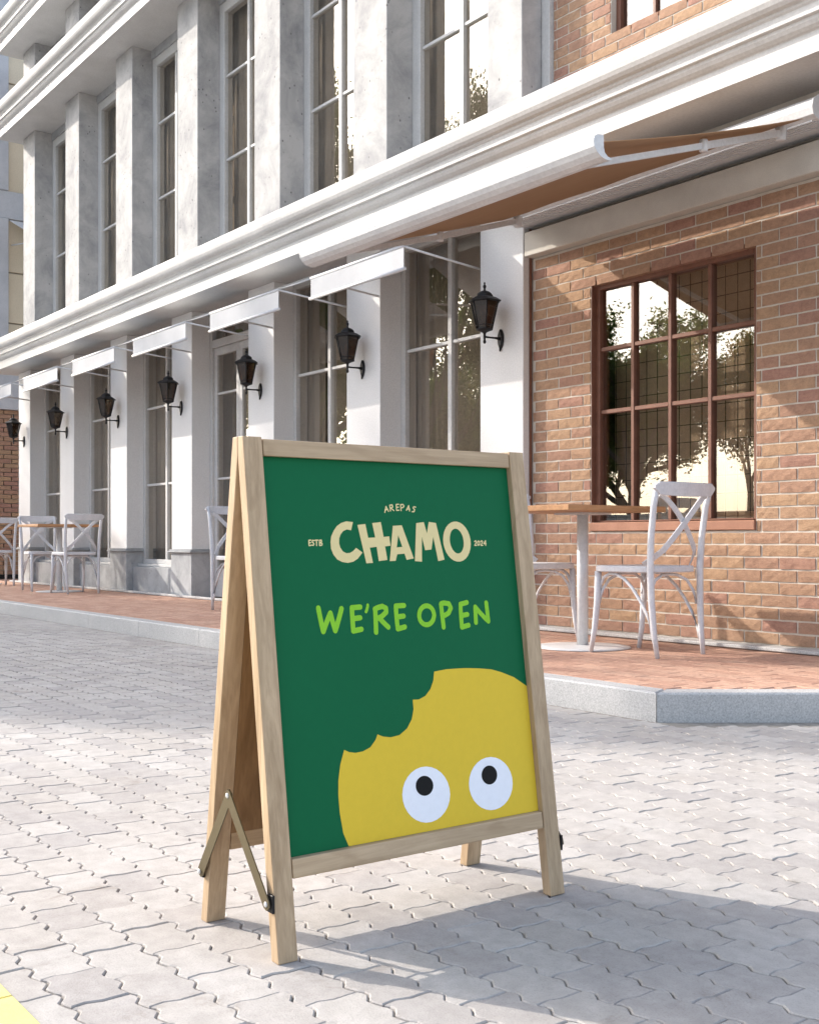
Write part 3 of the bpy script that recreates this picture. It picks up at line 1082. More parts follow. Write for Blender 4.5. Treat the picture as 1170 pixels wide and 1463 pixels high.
for xx in (ax0 - .005, ax1):
    cy_, cz_ = 3.49, 2.345
    lpart(MB().extrude([(cy_ + (y - cy_) * 1.03, cz_ + (z - cz_) * 1.03) for y, z in fb], xx, xx + .005), 'end_cap', 'metal_white')
mb = MB()
n = 14
vs = []
m_ = 10
for k in range(n + 1):
    s = k / n
    y = 3.507 + (4.968 - 3.507) * s
    for j in range(m_ + 1):
        x = ax0 + .04 + (ax1 - ax0 - .08) * j / m_
        z = 2.372 + (2.800 - 2.372) * s - .014 * math.sin(math.pi * s) + .004 * math.sin(j * 2.1 + s * 3)
        vs.append((x, y, z))
nn = len(vs)
vs += [(x, y, z + .004) for x, y, z in vs]
fs = []
for k in range(n):
    for j in range(m_):
        a = k * (m_ + 1) + j
        fs.append((a, a + 1, a + m_ + 2, a + m_ + 1))
        fs.append((nn + a, nn + a + m_ + 1, nn + a + m_ + 2, nn + a + 1))
mb.add(vs, fs, True)
lpart(mb, 'fabric', 'big_awning_cloth')
def arm(xs, xe, xf):
    """shoulder x, elbow x, front x"""
    A = Vector((xs, 4.97, 2.765))
    E = Vector((xe, 4.30, 2.548))
    B = Vector((xf, 3.56, 2.325))
    lpart(MB().tube([A, E], 1, 4, flat=(.015, .024)), 'upper_arm', 'metal_white')
    o = lpart(MB().tube([E, B], 1, 4, flat=(.013, .020)), 'forearm', 'metal_white')
    lpart(MB().lathe([(.018, -.028), (.021, -.022), (.021, .022), (.018, .028)], tuple(E), 12), 'elbow', 'metal_white', o)
    lpart(MB().lathe([(.024, -.035), (.028, -.03), (.028, .03), (.024, .035)], (xs, 4.975, 2.762), 12), 'shoulder', 'metal_white')
arm(-3.56, -3.50, -3.56)
arm(-5.55, -5.50, -5.42)

# ------------------------------------------------------------------ wall lanterns
def lantern():
    t = thing('wall_lantern', (-5.97, YC, 2.085), '', 'lantern', 'black lanterns on the white pillars')
    lp = MB()
    pl = []
    for k in range(20):
        a = 2 * math.pi * k / 20
        r = .024 * (1 + .0 * k)
        pl.append((math.cos(a) * .030, math.sin(a) * (.058 + .010 * abs(math.sin(a)) ** 3)))
    vs = [(x, -.0005, z) for x, z in pl] + [(x, -.010, z) for x, z in pl] + [(x * .6, -.018, z * .75) for x, z in pl]
    fs = []
    for i in range(2):
        for k in range(20):
            k2 = (k + 1) % 20
            fs.append((i * 20 + k, i * 20 + k2, i * 20 + 20 + k2, i * 20 + 20 + k))
    fs.append(tuple(40 + k for k in range(20)))
    fs.append(tuple(reversed(range(20))))
    lp.add(vs, fs)
    lp.tube([(0, -.006, -.05), (0, -.012, -.085)], [.012, .006], 8)
    lp.build('wall_plate', 'black_metal', t)
    am = MB().tube([(0, -.012, 0), (0, -.05, .002), (0, -.10, .0), (0, -.150, .0)], [.013, .0075, .0065, .0075], 8)
    am.build('arm', 'black_metal', t)
    c = (0, -.150, 0)
    MB().lathe([(.003, -.048), (.010, -.040), (.011, -.030), (.007, -.022), (.009, .0), (.009, .018), (.014, .028), (.030, .036), (.056, .046), (.058, .052), (.05, .054)], c, 12).build('lower_cup', 'black_metal', t)
    cage = MB()
    r0, r1, zz0, zz1 = .056, .099, .052, .236
    ring = lambda r, z: [(c[0] + r * math.cos(math.pi * k / 3 + math.pi / 6), c[1] + r * math.sin(math.pi * k / 3 + math.pi / 6), z) for k in range(6)]
    A, B = ring(r0, zz0), ring(r1, zz1)
    for k in range(6):
        k2 = (k + 1) % 6
        cage.tube([A[k], B[k]], .0042, 6)
        cage.tube([A[k], A[k2]], .0042, 6)
        cage.tube([B[k], B[k2]], .0045, 6)
        Am, Am2 = Vector(A[k]).lerp(Vector(B[k]), .14), Vector(A[k2]).lerp(Vector(B[k2]), .14)
        cage.tube([Am, Am2], .0034, 6)
    cg = cage.build('cage', 'black_metal', t)
    for k in range(6):
        k2 = (k + 1) % 6
        P = [Vector(A[k]), Vector(A[k2]), Vector(B[k2]), Vector(B[k])]
        ctr = Vector((c[0], c[1], .14))
        q = [p.lerp(ctr, .03) for p in P]
        q2 = [p.lerp(ctr, .055) for p in P]
        MB().add(q + q2, [(0, 1, 2, 3), (7, 6, 5, 4), (0, 4, 5, 1), (1, 5, 6, 2), (2, 6, 7, 3), (3, 7, 4, 0)]).build('pane', 'lamp_glass', cg)
    rf = MB().lathe([(.099, .234), (.118, .236), (.119, .241), (.085, .262), (.060, .272), (.058, .282), (.050, .287)], c, 6, False, math.pi / 6)
    rf.lathe([(.052, .284), (.050, .292), (.038, .303), (.020, .311), (.010, .314)], c, 14)
    ro = rf.build('roof', 'black_metal', t)
    MB().lathe([(.009, .312), (.010, .318), (.006, .324), (.011, .336), (.012, .345), (.005, .356), (.007, .364), (.003, .372)], c, 10).build('finial', 'black_metal', ro)
    MB().lathe([(.010, .05), (.011, .09), (.014, .10), (.024, .125), (.026, .15), (.018, .175), (.004, .185)], c, 12).build('bulb', 'curtain', t)
    return t
proto = lantern()
lab = ['largest black lantern, on the white pillar beside the brick wall', 'black lantern on the pillar behind the sign, second from the brick wall',
       'black lantern on the pillar just right of the glazed double door', 'black lantern on the pillar just left of the glazed double door',
       'black lantern on the third pillar from the far end', 'black lantern on the second pillar from the far end',
       'smallest black lantern, on the end pillar against the brick wing']
for i in range(7):
    o = proto if i == 0 else copy_tree(proto)
    if i:
        o.location.x = -5.98 - PITCH * i
    o['label'] = lab[i]

# ------------------------------------------------------------------ cafe tables and chairs
def chair():
    t = thing('cafe_chair', (0, 0, H0), '', 'chair', 'white cross-back cafe chairs')
    # seat: rounded trapezoid, thick with soft edge
    pts = []
    for k in range(40):
        a = 2 * math.pi * k / 40
        cx_, sy_ = math.cos(a), math.sin(a)
        e = 0.42
        x = .205 * math.copysign(abs(cx_) ** e, cx_)
        yw = .205 + .018 * (x / .2)
        y = yw * math.copysign(abs(sy_) ** e, sy_)
        pts.append((x, y))
    vs = []
    for sc, z in ((.96, .425), (1.0, .430), (1.0, .452), (.975, .459), (.88, .459), (.5, .454)):
        vs += [(x * sc, y * sc, z) for x, y in pts]
    fs = []
    for i in range(5):
        for k in range(40):
            k2 = (k + 1) % 40
            fs.append((i * 40 + k, i * 40 + k2, i * 40 + 40 + k2, i * 40 + 40 + k))
    fs.append(tuple(reversed(range(40))))
    fs.append(tuple(200 + k for k in range(40)))
    MB().add(vs, fs, False).build('seat', 'chair_paint', t)
    for s in (-1, 1):
        MB().tube([(-.225, s * .178, 0), (-.208, s * .184, .12), (-.196, s * .190, .28), (-.192, s * .194, .45), (-.200, s * .198, .60), (-.222, s * .203, .76), (-.250, s * .206, .868)],
                  [.0115, .015, .0175, .018, .017, .016, .014], 10).build('back_post', 'chair_paint', t)
        MB().tube([(.215, s * .190, 0), (.192, s * .186, .12), (.176, s * .182, .27), (.172, s * .180, .428)], [.0115, .015, .0175, .018], 10).build('leg', 'chair_paint', t)
        # bentwood arch under the side of the seat
        arc = []
        for k in range(13):
            u = k / 12
            arc.append((.170 - .352 * u, s * (.182 + .002 * u), .195 + .222 * math.sin(math.pi * u) ** .55 if 0 < u < 1 else .18))
        arc[0] = (.176, s * .181, .30)
        arc[-1] = (-.199, s * .187, .16)
        arc = [(.176, s * .170, .30), (.165, s * .170, .352), (.140, s * .170, .396), (.10, s * .170, .416), (.055, s * .171, .415), (0.0, s * .172, .392), (-.055, s * .174, .348), (-.11, s * .176, .284), (-.155, s * .178, .215), (-.190, s * .180, .13), (-.202, s * .180, .08)]
        MB().tube(arc, .0085, 8).build('brace', 'chair_paint', t)
    for xx, s in ((.165, 1), (-.182, -1)):
        arc = [(xx, -.178, .26), (xx - .01 * s, -.165, .33), (xx - .02 * s, -.125, .385), (xx - .03 * s, -.06, .412), (xx - .03 * s, 0, .416), (xx - .03 * s, .06, .412), (xx - .02 * s, .125, .385), (xx - .01 * s, .165, .33), (xx, .178, .26)]
        MB().tube(arc, .008, 8).build('brace', 'chair_paint', t)
    # curved top rail
    vs = []
    n = 14
    for k in range(n + 1):
        u = -1 + 2 * k / n
        y = u * .232
        x = -.262 - .028 * (1 - u * u) + .012
        hh = .036 if abs(u) < .85 else .036 * math.sqrt(max(.05, 1 - ((abs(u) - .85) / .15) ** 2))
        drop = .010 * (1 - u * u)
        zc = .856
        for dx, z in ((-.009, zc - hh - drop), (.009, zc - hh - drop), (.009, zc + hh * .55), (.004, zc + hh * .7), (-.004, zc + hh * .7), (-.009, zc + hh * .55)):
            vs.append((x + dx - (z - .856) * .12, y, z))
    fs = []
    for k in range(n):
        for q in range(6):
            q2 = (q + 1) % 6
            fs.append((k * 6 + q, k * 6 + q2, k * 6 + 6 + q2, k * 6 + 6 + q))
    fs += [tuple(reversed(range(6))), tuple(n * 6 + q for q in range(6))]
    MB().add(vs, fs).build('top_rail', 'chair_paint', t)
    for s in (-1, 1):
        pts = []
        for k in range(13):
            u = k / 12
            y = s * (.172 - .362 * u)
            z = .822 - .355 * u ** 1.25
            x = -.240 + .048 * u - .030 * math.sin(math.pi * u) + (.006 * s)
            if u > .85:
                x += (u - .85) * .35
            pts.append((x, y, z))
        # a flat slat: wide in the plane of the back, thin through it
        mb = MB()
        vs = []
        for i, p in enumerate(pts):
            p = Vector(p)
            d = (Vector(pts[min(i + 1, 12)]) - Vector(pts[max(i - 1, 0)])).normalized()
            nrm = Vector((1, 0, -.1)).normalized()
            sd = d.cross(nrm).normalized()
            for a, b in ((-1, -1), (1, -1), (1, 1), (-1, 1)):
                vs.append(p + sd * .0150 * a + nrm * .0042 * b)
        fs = []
        for i in range(12):
            for q in range(4):
                q2 = (q + 1) % 4
                fs.append((i * 4 + q, i * 4 + q2, i * 4 + 4 + q2, i * 4 + 4 + q))
        fs += [(3, 2, 1, 0), (48, 49, 50, 51)]
        mb.add(vs, fs).build('cross_slat', 'chair_paint', t)
    return t
proto = chair()
chairs = [((-4.085, 4.56), math.pi + .02, 'white cross-back chair in front of the brown window, right of the wooden table'),
          ((-4.975, 4.55), 0.0, 'white cross-back chair mostly hidden behind the right edge of the sign'),
          ((-12.53, 4.62), math.pi + .06, 'nearest white chair of the far table, its back towards the street'),
          ((-13.40, 4.56), -.05, 'white cross-back chair on the far side of the distant table'),
          ((-15.22, 4.55), math.pi - .05, 'white cross-back chair cut off by the left edge of the picture'),
          ((-8.56, 4.60), -.05, 'white cross-back chair half hidden by the left edge of the sign')]
for i, (p, rz, lb) in enumerate(chairs):
    o = proto if i == 0 else copy_tree(proto)
    o.location = (p[0], p[1], H0 + .0005)
    o.rotation_euler = (0, 0, rz)
    o['label'] = lb
def table(x, y, ty, lb):
    t = thing('cafe_table', (x, y, H0), lb, 'table', 'wooden topped cafe tables')
    MB().box(-.35, .35, -.365 + ty, .365 + ty, .742, .772, .003).build('tabletop', 'table_wood', t)
    MB().lathe([(.031, .012), (.031, .730)], (0, 0, 0), 20).box(-.11, .11, -.11, .11, .7302, .7412).build('post', 'metal_white', t)
    MB().lathe([(.258, .001), (.262, .004), (.258, .008), (.20, .012), (.034, .016)], (0, 0, 0), 40).build('base_plate', 'metal_white', t)
    return t
table(-4.51, 4.52, -.085, 'wooden topped table on a white post in front of the brick wall')
table(-12.97, 4.60, 0, 'distant wooden topped table between two white chairs')
table(-15.80, 4.55, 0, 'wooden topped table at the left edge of the picture behind a chair')

# ------------------------------------------------------------------ sandwich board
XA, YA = -1.6434, 0.9481
KL = .1235 / .88
HS = .88
SBD = thing('sandwich_board', (XA - .142, YA + .325, 0.001), 'green and yellow folding wooden sign standing open on the paving', 'sandwich board')
def lean_piece(y0, y1, z0, z1, o0, o1, side, bev=.0016):
    """a piece of a leaning frame: o0..o1 = offsets behind the outer face, side +1 front, -1 back"""
    def x(o, z):
        return side * (.142 - o - KL * z)
    prof = [(x(o0, z0), z0), (x(o1, z0), z0)]
    zc = (.142 - o1) / KL
    if z1 > zc - .001:
        prof += [(side * .0004, zc), (side * .0004, z1)]
    else:
        prof += [(x(o1, z1), z1)]
    prof += [(x(o0, z1), z1)]
    bm = bmesh.new()
    A = [bm.verts.new((px, y0, pz)) for px, pz in prof]
    B = [bm.verts.new((px, y1, pz)) for px, pz in prof]
    n = len(prof)
    for k in range(n):
        bm.faces.new((A[k], A[(k + 1) % n], B[(k + 1) % n], B[k]))
    bm.faces.new(list(reversed(A)))
    bm.faces.new(B)
    bmesh.ops.recalc_face_normals(bm, faces=bm.faces)
    if bev:
        bmesh.ops.bevel(bm, geom=list(bm.edges), offset=bev, segments=2, affect='EDGES', profile=.6)
    return bm
def bm_obj(bm, name, mat, parent):
    me = bpy.data.meshes.new(name)
    bm.to_mesh(me)
    bm.free()
    me.materials.append(M[mat])
    return link(name, me, parent)
LW = .0375
for side in (1, -1):
    for ya, yb in ((-.325, -.325 + LW), (.325 - LW, .325)):
        bm_obj(lean_piece(ya, yb, 0, HS, 0, .023, side), 'leg', 'oak_up', SBD)
    ia, ib = -.325 + LW + .0025, .325 - LW - .0015
    bm_obj(lean_piece(ia, ib, .847, .877, .0015, .0205, side, .0022), 'top_rail', 'oak_across', SBD)
    bm_obj(lean_piece(ia, ib, .130, .162, .0015, .0205, side, .0022), 'bottom_rail', 'oak_across', SBD)
    # the board itself sits back in the frame
    pa = -.325 + LW - .0003
    b = bm_obj(lean_piece(-.325 + LW + .0002, .325 - LW - .0002, .1622, .8468, .0135, .0185, side, 0), 'board', 'print_green' if side > 0 else 'back_board_wood', SBD)
    if side > 0:
        FRONT = b
    b = bm_obj(lean_piece(-.325 + LW + .0004, .325 - LW - .0004, .1624, .8466, .0187, .0225, side, 0), 'backing_board', 'back_board_wood', SBD)
cphi = 1 / math.sqrt(1 + KL * KL)
sphi = KL * cphi
def pt(s, t, e):
    z = t * cphi
    return (.142 - .0135 - KL * z + e * cphi, -.325 + s, z + e * sphi)
S0, S1 = LW + .0004, .65 - LW - .0004
T0, T1 = .1624 / cphi, .8466 / cphi
def clampst(p):
    return (min(max(p[0], S0), S1), min(max(p[1], T0), T1))
def flat_shape(name, mat, polys, e, parent):
    cu = bpy.data.curves.new('outline', 'CURVE')
    cu.dimensions = '2D'
    cu.fill_mode = 'BOTH'
    for poly in polys:
        poly = [clampst(p) for p in poly]
        sp = cu.splines.new('POLY')
        sp.points.add(len(poly) - 1)
        for k, p in enumerate(poly):
            sp.points[k].co = (p[0], p[1], 0, 1)
        sp.use_cyclic_u = True
    tmp = bpy.data.objects.new('outline', cu)
    COL.objects.link(tmp)
    bpy.context.view_layer.update()
    me = bpy.data.meshes.new_from_object(tmp)
    bpy.data.objects.remove(tmp)
    vs = [pt(v.co.x, v.co.y, e) for v in me.vertices]
    me2 = bpy.data.meshes.new(name)
    me2.from_pydata(vs, [], [tuple(p.vertices) for p in me.polygons])
    me2.materials.append(M[mat])
    bm = bmesh.new()
    bm.from_mesh(me2)
    bmesh.ops.remove_doubles(bm, verts=bm.verts, dist=1e-6)
    for f_ in bm.faces:
        f_.normal_update()
        if f_.normal.x < 0:
            f_.normal_flip()
    bm.to_mesh(me2)
    bm.free()
    return link(name, me2, parent)
def stroke_mesh(name, mat, lines, wd, e, parent):
    """round brush strokes, each stroke a hair above the last"""
    mb = MB()
    lv = e
    for line in lines:
        if len(line) > 2 and wd > .003:      # soften the hand-drawn bends
            q = [line[0]]
            for a, b in zip(line, line[1:]):
                q.append(((a[0] + b[0]) / 2, (a[1] + b[1]) / 2))
            q.append(line[-1])
            line = q
        for i, p in enumerate(line):
            lv += .0000035
            mb.add([pt(p[0] + wd * math.cos(2 * math.pi * k / 16), p[1] + wd * math.sin(2 * math.pi * k / 16), lv) for k in range(16)], [tuple(range(16))])
        for a, b in zip(line, line[1:]):
            lv += .0000035
            dx, dy = b[0] - a[0], b[1] - a[1]
            L = math.hypot(dx, dy) or 1
            nx, ny = -dy / L * wd, dx / L * wd
            mb.add([pt(a[0] + nx, a[1] + ny, lv), pt(a[0] - nx, a[1] - ny, lv), pt(b[0] - nx, b[1] - ny, lv), pt(b[0] + nx, b[1] + ny, lv)], [(0, 1, 2, 3)])
    return mb.build(name, mat, parent, fix=False)
POLY={'C':[[(0.2238,0.7398),(0.2089,0.741),(0.1977,0.7379),(0.1878,0.7319),(0.18,0.7229),(0.1741,0.713),(0.1716,0.7022),(0.1718,0.6907),(0.1755,0.6802),(0.1831,0.671),(0.1935,0.666),(0.2058,0.6642),(0.2178,0.6663),(0.2286,0.6719),(0.2396,0.6831),(0.2265,0.6918),(0.2196,0.6862),(0.2122,0.6826),(0.2043,0.682),(0.1968,0.6854),(0.192,0.6923),(0.19,0.7005),(0.1913,0.7098),(0.195,0.717),(0.201,0.723),(0.2095,0.726),(0.2184,0.7244)]],'H':[[(0.2333,0.7345),(0.251,0.7364),(0.255,0.7105),(0.2709,0.7112),(0.2666,0.7382),(0.2864,0.7404),(0.2902,0.7122),(0.3031,0.7133),(0.3042,0.6956),(0.2917,0.6943),(0.2946,0.6688),(0.2747,0.6667),(0.2724,0.6936),(0.2569,0.692),(0.2614,0.6635),(0.2465,0.663)]],'A':[[(0.3134,0.7334),(0.3344,0.7346),(0.3563,0.671),(0.3391,0.6684),(0.3352,0.6804),(0.3184,0.6792),(0.3134,0.667),(0.2997,0.6664)],[(0.3241,0.7157),(0.3315,0.6934),(0.3184,0.6921)]],'M':[[(0.3689,0.7391),(0.3873,0.7413),(0.3927,0.7194),(0.3995,0.7418),(0.4168,0.7398),(0.4302,0.6678),(0.4145,0.6651),(0.4073,0.7124),(0.4003,0.6879),(0.3849,0.6866),(0.3799,0.7124),(0.3749,0.6645),(0.3583,0.6658)]],'O':[[(0.4996,0.7075),(0.4996,0.6985),(0.4977,0.6897),(0.4942,0.6816),(0.4893,0.6747),(0.4831,0.6692),(0.4761,0.6655),(0.4685,0.6636),(0.4608,0.6638),(0.4533,0.6659),(0.4464,0.6698),(0.4405,0.6754),(0.4358,0.6824),(0.4326,0.6904),(0.4309,0.6991),(0.431,0.7079),(0.4327,0.7166),(0.4361,0.7245),(0.4409,0.7315),(0.4469,0.737),(0.4539,0.7409),(0.4614,0.7429),(0.4692,0.743),(0.4767,0.741),(0.4837,0.7371),(0.4898,0.7315),(0.4946,0.7244),(0.498,0.7163)],[(0.4819,0.7064),(0.4819,0.7009),(0.4811,0.6955),(0.4795,0.6906),(0.4771,0.6864),(0.4741,0.683),(0.4706,0.6808),(0.4668,0.6797),(0.463,0.6799),(0.4592,0.6813),(0.4557,0.6839),(0.4526,0.6874),(0.4502,0.6918),(0.4484,0.6968),(0.4475,0.7022),(0.4475,0.7077),(0.4483,0.713),(0.4499,0.7179),(0.4522,0.7222),(0.4552,0.7255),(0.4587,0.7278),(0.4624,0.7289),(0.4663,0.7288),(0.4701,0.7274),(0.4737,0.7249),(0.4767,0.7213),(0.4792,0.7169),(0.481,0.7119)]],'Y':[[(0.1673,0.3308),(0.1775,0.3257),(0.1906,0.323),(0.2069,0.3239),(0.2238,0.3296),(0.236,0.3414),(0.2413,0.3507),(0.253,0.3455),(0.2696,0.3425),(0.2896,0.3445),(0.3078,0.3547),(0.3204,0.3705),(0.3264,0.3885),(0.3264,0.4061),(0.3404,0.4054),(0.3563,0.4107),(0.3694,0.4224),(0.3783,0.4382),(0.3818,0.4545),(0.4106,0.4569),(0.4352,0.4567),(0.46,0.456),(0.4913,0.4534),(0.523,0.4494),(0.5483,0.4422),(0.5799,0.4301),(0.6145,0.41),(0.6134,0.153),(0.1619,0.156),(0.1527,0.1876),(0.1485,0.2227),(0.1481,0.2531),(0.1504,0.2789),(0.1571,0.3065)]],'E1':[[(0.3946,0.2232),(0.3919,0.212),(0.3865,0.2017),(0.3788,0.193),(0.3691,0.1862),(0.3579,0.1817),(0.3459,0.1796),(0.3336,0.1801),(0.3217,0.1831),(0.3107,0.1884),(0.3011,0.1958),(0.2935,0.2049),(0.2881,0.2152),(0.2852,0.2262),(0.285,0.2375),(0.2875,0.2484),(0.2925,0.2585),(0.2999,0.2672),(0.3092,0.2742),(0.3201,0.279),(0.332,0.2814),(0.3443,0.2812),(0.3565,0.2785),(0.3678,0.2734),(0.3778,0.266),(0.3858,0.2568),(0.3914,0.2462),(0.3944,0.2348)]],'E2':[[(0.5512,0.2242),(0.5484,0.2131),(0.5429,0.2029),(0.5351,0.1943),(0.5254,0.1875),(0.5142,0.183),(0.5021,0.1809),(0.4899,0.1813),(0.478,0.1842),(0.467,0.1894),(0.4576,0.1967),(0.45,0.2056),(0.4448,0.2157),(0.442,0.2266),(0.442,0.2378),(0.4446,0.2486),(0.4497,0.2586),(0.4571,0.2672),(0.4666,0.2741),(0.4775,0.2789),(0.4894,0.2813),(0.5018,0.2813),(0.5139,0.2786),(0.5251,0.2736),(0.5349,0.2663),(0.5428,0.2573),(0.5483,0.2469),(0.5512,0.2356)]],'P1':[[(0.3569,0.2442),(0.3559,0.2403),(0.354,0.2366),(0.3512,0.2335),(0.3477,0.231),(0.3436,0.2294),(0.3392,0.2286),(0.3347,0.2287),(0.3303,0.2298),(0.3262,0.2316),(0.3226,0.2343),(0.3197,0.2375),(0.3177,0.2413),(0.3166,0.2452),(0.3166,0.2493),(0.3175,0.2533),(0.3193,0.2569),(0.3221,0.26),(0.3256,0.2625),(0.3296,0.2642),(0.334,0.265),(0.3385,0.2649),(0.343,0.2639),(0.3471,0.262),(0.3507,0.2594),(0.3537,0.2561),(0.3557,0.2524),(0.3568,0.2483)]],'P2':[[(0.5135,0.2452),(0.5125,0.2413),(0.5106,0.2376),(0.5079,0.2345),(0.5044,0.2321),(0.5005,0.2304),(0.4962,0.2296),(0.4918,0.2297),(0.4875,0.2306),(0.4836,0.2325),(0.4802,0.2351),(0.4775,0.2383),(0.4756,0.2419),(0.4746,0.2459),(0.4746,0.2499),(0.4755,0.2538),(0.4774,0.2574),(0.4801,0.2606),(0.4835,0.263),(0.4874,0.2647),(0.4917,0.2656),(0.4961,0.2655),(0.5003,0.2646),(0.5043,0.2628),(0.5078,0.2602),(0.5105,0.257),(0.5125,0.2533),(0.5135,0.2493)]]}
STROKE={'W':(0.0068,[[(0.1355,0.584),(0.1384,0.5621),(0.1423,0.5418)],[(0.1423,0.5418),(0.1514,0.56),(0.1599,0.5741)],[(0.1599,0.5741),(0.1634,0.5578),(0.1677,0.5422)],[(0.1677,0.5422),(0.1763,0.5605),(0.1843,0.5813)]]),'E':(0.0068,[[(0.2068,0.5814),(0.2062,0.5625),(0.2061,0.5397)],[(0.2069,0.5821),(0.225,0.5828)],[(0.2062,0.5619),(0.2232,0.5632)],[(0.2061,0.5397),(0.224,0.5422)]]),'q':(0.0042,[[(0.242,0.5858),(0.241,0.5802),(0.2372,0.5738)]]),'R':(0.0068,[[(0.2579,0.5763),(0.2572,0.5571),(0.2559,0.5351)],[(0.2572,0.5777),(0.269,0.5826),(0.2799,0.5822),(0.2845,0.5753),(0.2796,0.5669),(0.2636,0.5608)],[(0.2656,0.5608),(0.2748,0.5514),(0.2842,0.5434)]]),'E2':(0.0068,[[(0.3051,0.5803),(0.3043,0.5602),(0.3056,0.54)],[(0.3053,0.582),(0.324,0.5823)],[(0.3053,0.5612),(0.3212,0.5625)],[(0.3055,0.539),(0.322,0.542)]]),'O':(0.0066,[[(0.3932,0.5611),(0.3917,0.5554),(0.3886,0.5504),(0.3842,0.5465),(0.3789,0.5441),(0.3732,0.5434),(0.3678,0.5446),(0.3631,0.5474),(0.3596,0.5516),(0.3576,0.5568),(0.3573,0.5625),(0.3588,0.5681),(0.3618,0.5731),(0.3662,0.577),(0.3715,0.5795),(0.3771,0.5802),(0.3826,0.5791),(0.3873,0.5763),(0.3909,0.5721),(0.3929,0.5668),(0.3932,0.5611)]]),'P':(0.0068,[[(0.412,0.5818),(0.4128,0.561),(0.4137,0.5375)],[(0.413,0.5828),(0.4264,0.5848),(0.4364,0.5792),(0.4342,0.5678),(0.4237,0.5606),(0.4139,0.5589)]]),'E3':(0.0068,[[(0.4601,0.5794),(0.4587,0.5592),(0.4587,0.5354)],[(0.4602,0.5801),(0.4763,0.5831)],[(0.459,0.5578),(0.475,0.5596)],[(0.4587,0.5354),(0.4757,0.5385)]]),'N':(0.0068,[[(0.4949,0.543),(0.4966,0.5736)],[(0.4966,0.5736),(0.5112,0.5571),(0.5268,0.5441)],[(0.5268,0.5441),(0.5264,0.5637),(0.5256,0.5808)]]),'AREPAS':(0.0017,[[(0.2976,0.7589),(0.3012,0.7703),(0.3061,0.7611)],[(0.2985,0.7637),(0.3049,0.7648)],[(0.3108,0.7618),(0.3102,0.7728)],[(0.3102,0.7728),(0.3161,0.7736),(0.3166,0.7695),(0.3113,0.767)],[(0.3126,0.767),(0.3188,0.7627)],[(0.3254,0.7745),(0.3251,0.7631),(0.331,0.7635)],[(0.3254,0.7745),(0.3309,0.7749)],[(0.3253,0.769),(0.3299,0.7694)],[(0.3356,0.7629),(0.3355,0.7743),(0.3415,0.7748),(0.3432,0.7713),(0.3404,0.7689),(0.3357,0.7681)],[(0.3484,0.7638),(0.3544,0.7729),(0.3555,0.7625)],[(0.3503,0.7663),(0.3563,0.766)],[(0.3708,0.7701),(0.3666,0.7707),(0.3642,0.7686),(0.3678,0.7651),(0.3661,0.7613),(0.3613,0.7612)]]),'ESTB':(0.0017,[[(0.1302,0.7061),(0.1261,0.7058),(0.126,0.6964),(0.1302,0.6968)],[(0.1261,0.7013),(0.1295,0.7016)],[(0.1373,0.7052),(0.1339,0.7058),(0.1329,0.7029),(0.1364,0.6997),(0.135,0.6967),(0.1321,0.6971)],[(0.1392,0.7058),(0.1453,0.7061)],[(0.1422,0.7058),(0.1418,0.6964)],[(0.1483,0.7058),(0.1479,0.6964),(0.1528,0.697),(0.1535,0.6999),(0.1487,0.7016)],[(0.1483,0.7058),(0.1525,0.7061),(0.1526,0.7029),(0.1487,0.7016)]]),'2024':(0.0017,[[(0.5097,0.7032),(0.5127,0.705),(0.5148,0.7028),(0.5093,0.6956),(0.5144,0.6956)],[(0.5201,0.7046),(0.5226,0.7021),(0.5221,0.6978),(0.519,0.6956),(0.517,0.6981),(0.5175,0.7021),(0.5201,0.7046)],[(0.5255,0.7032),(0.5285,0.705),(0.5306,0.7028),(0.5251,0.6956),(0.5302,0.6956)],[(0.5377,0.6956),(0.5383,0.705),(0.533,0.6992),(0.539,0.6988)]])}

flat_shape('yellow_emblem', 'print_yellow', POLY['Y'], .0004, FRONT)
for k in ('E1', 'E2'):
    flat_shape('eye_white', 'print_white', POLY[k], .0007, FRONT)
for k in ('P1', 'P2'):
    flat_shape('pupil', 'print_black', POLY[k], .0010, FRONT)
for i, k in enumerate('CHAMO'):
    flat_shape('letter', 'print_cream', POLY[k], .0004 + .00003 * i, FRONT)
for k, (wd, lines) in STROKE.items():
    if wd < .003:
        stroke_mesh('small_lettering', 'print_cream', lines, wd * .70, .0004, FRONT)
    else:
        stroke_mesh('letter', 'print_lime', lines, wd * .72, .0004, FRONT)
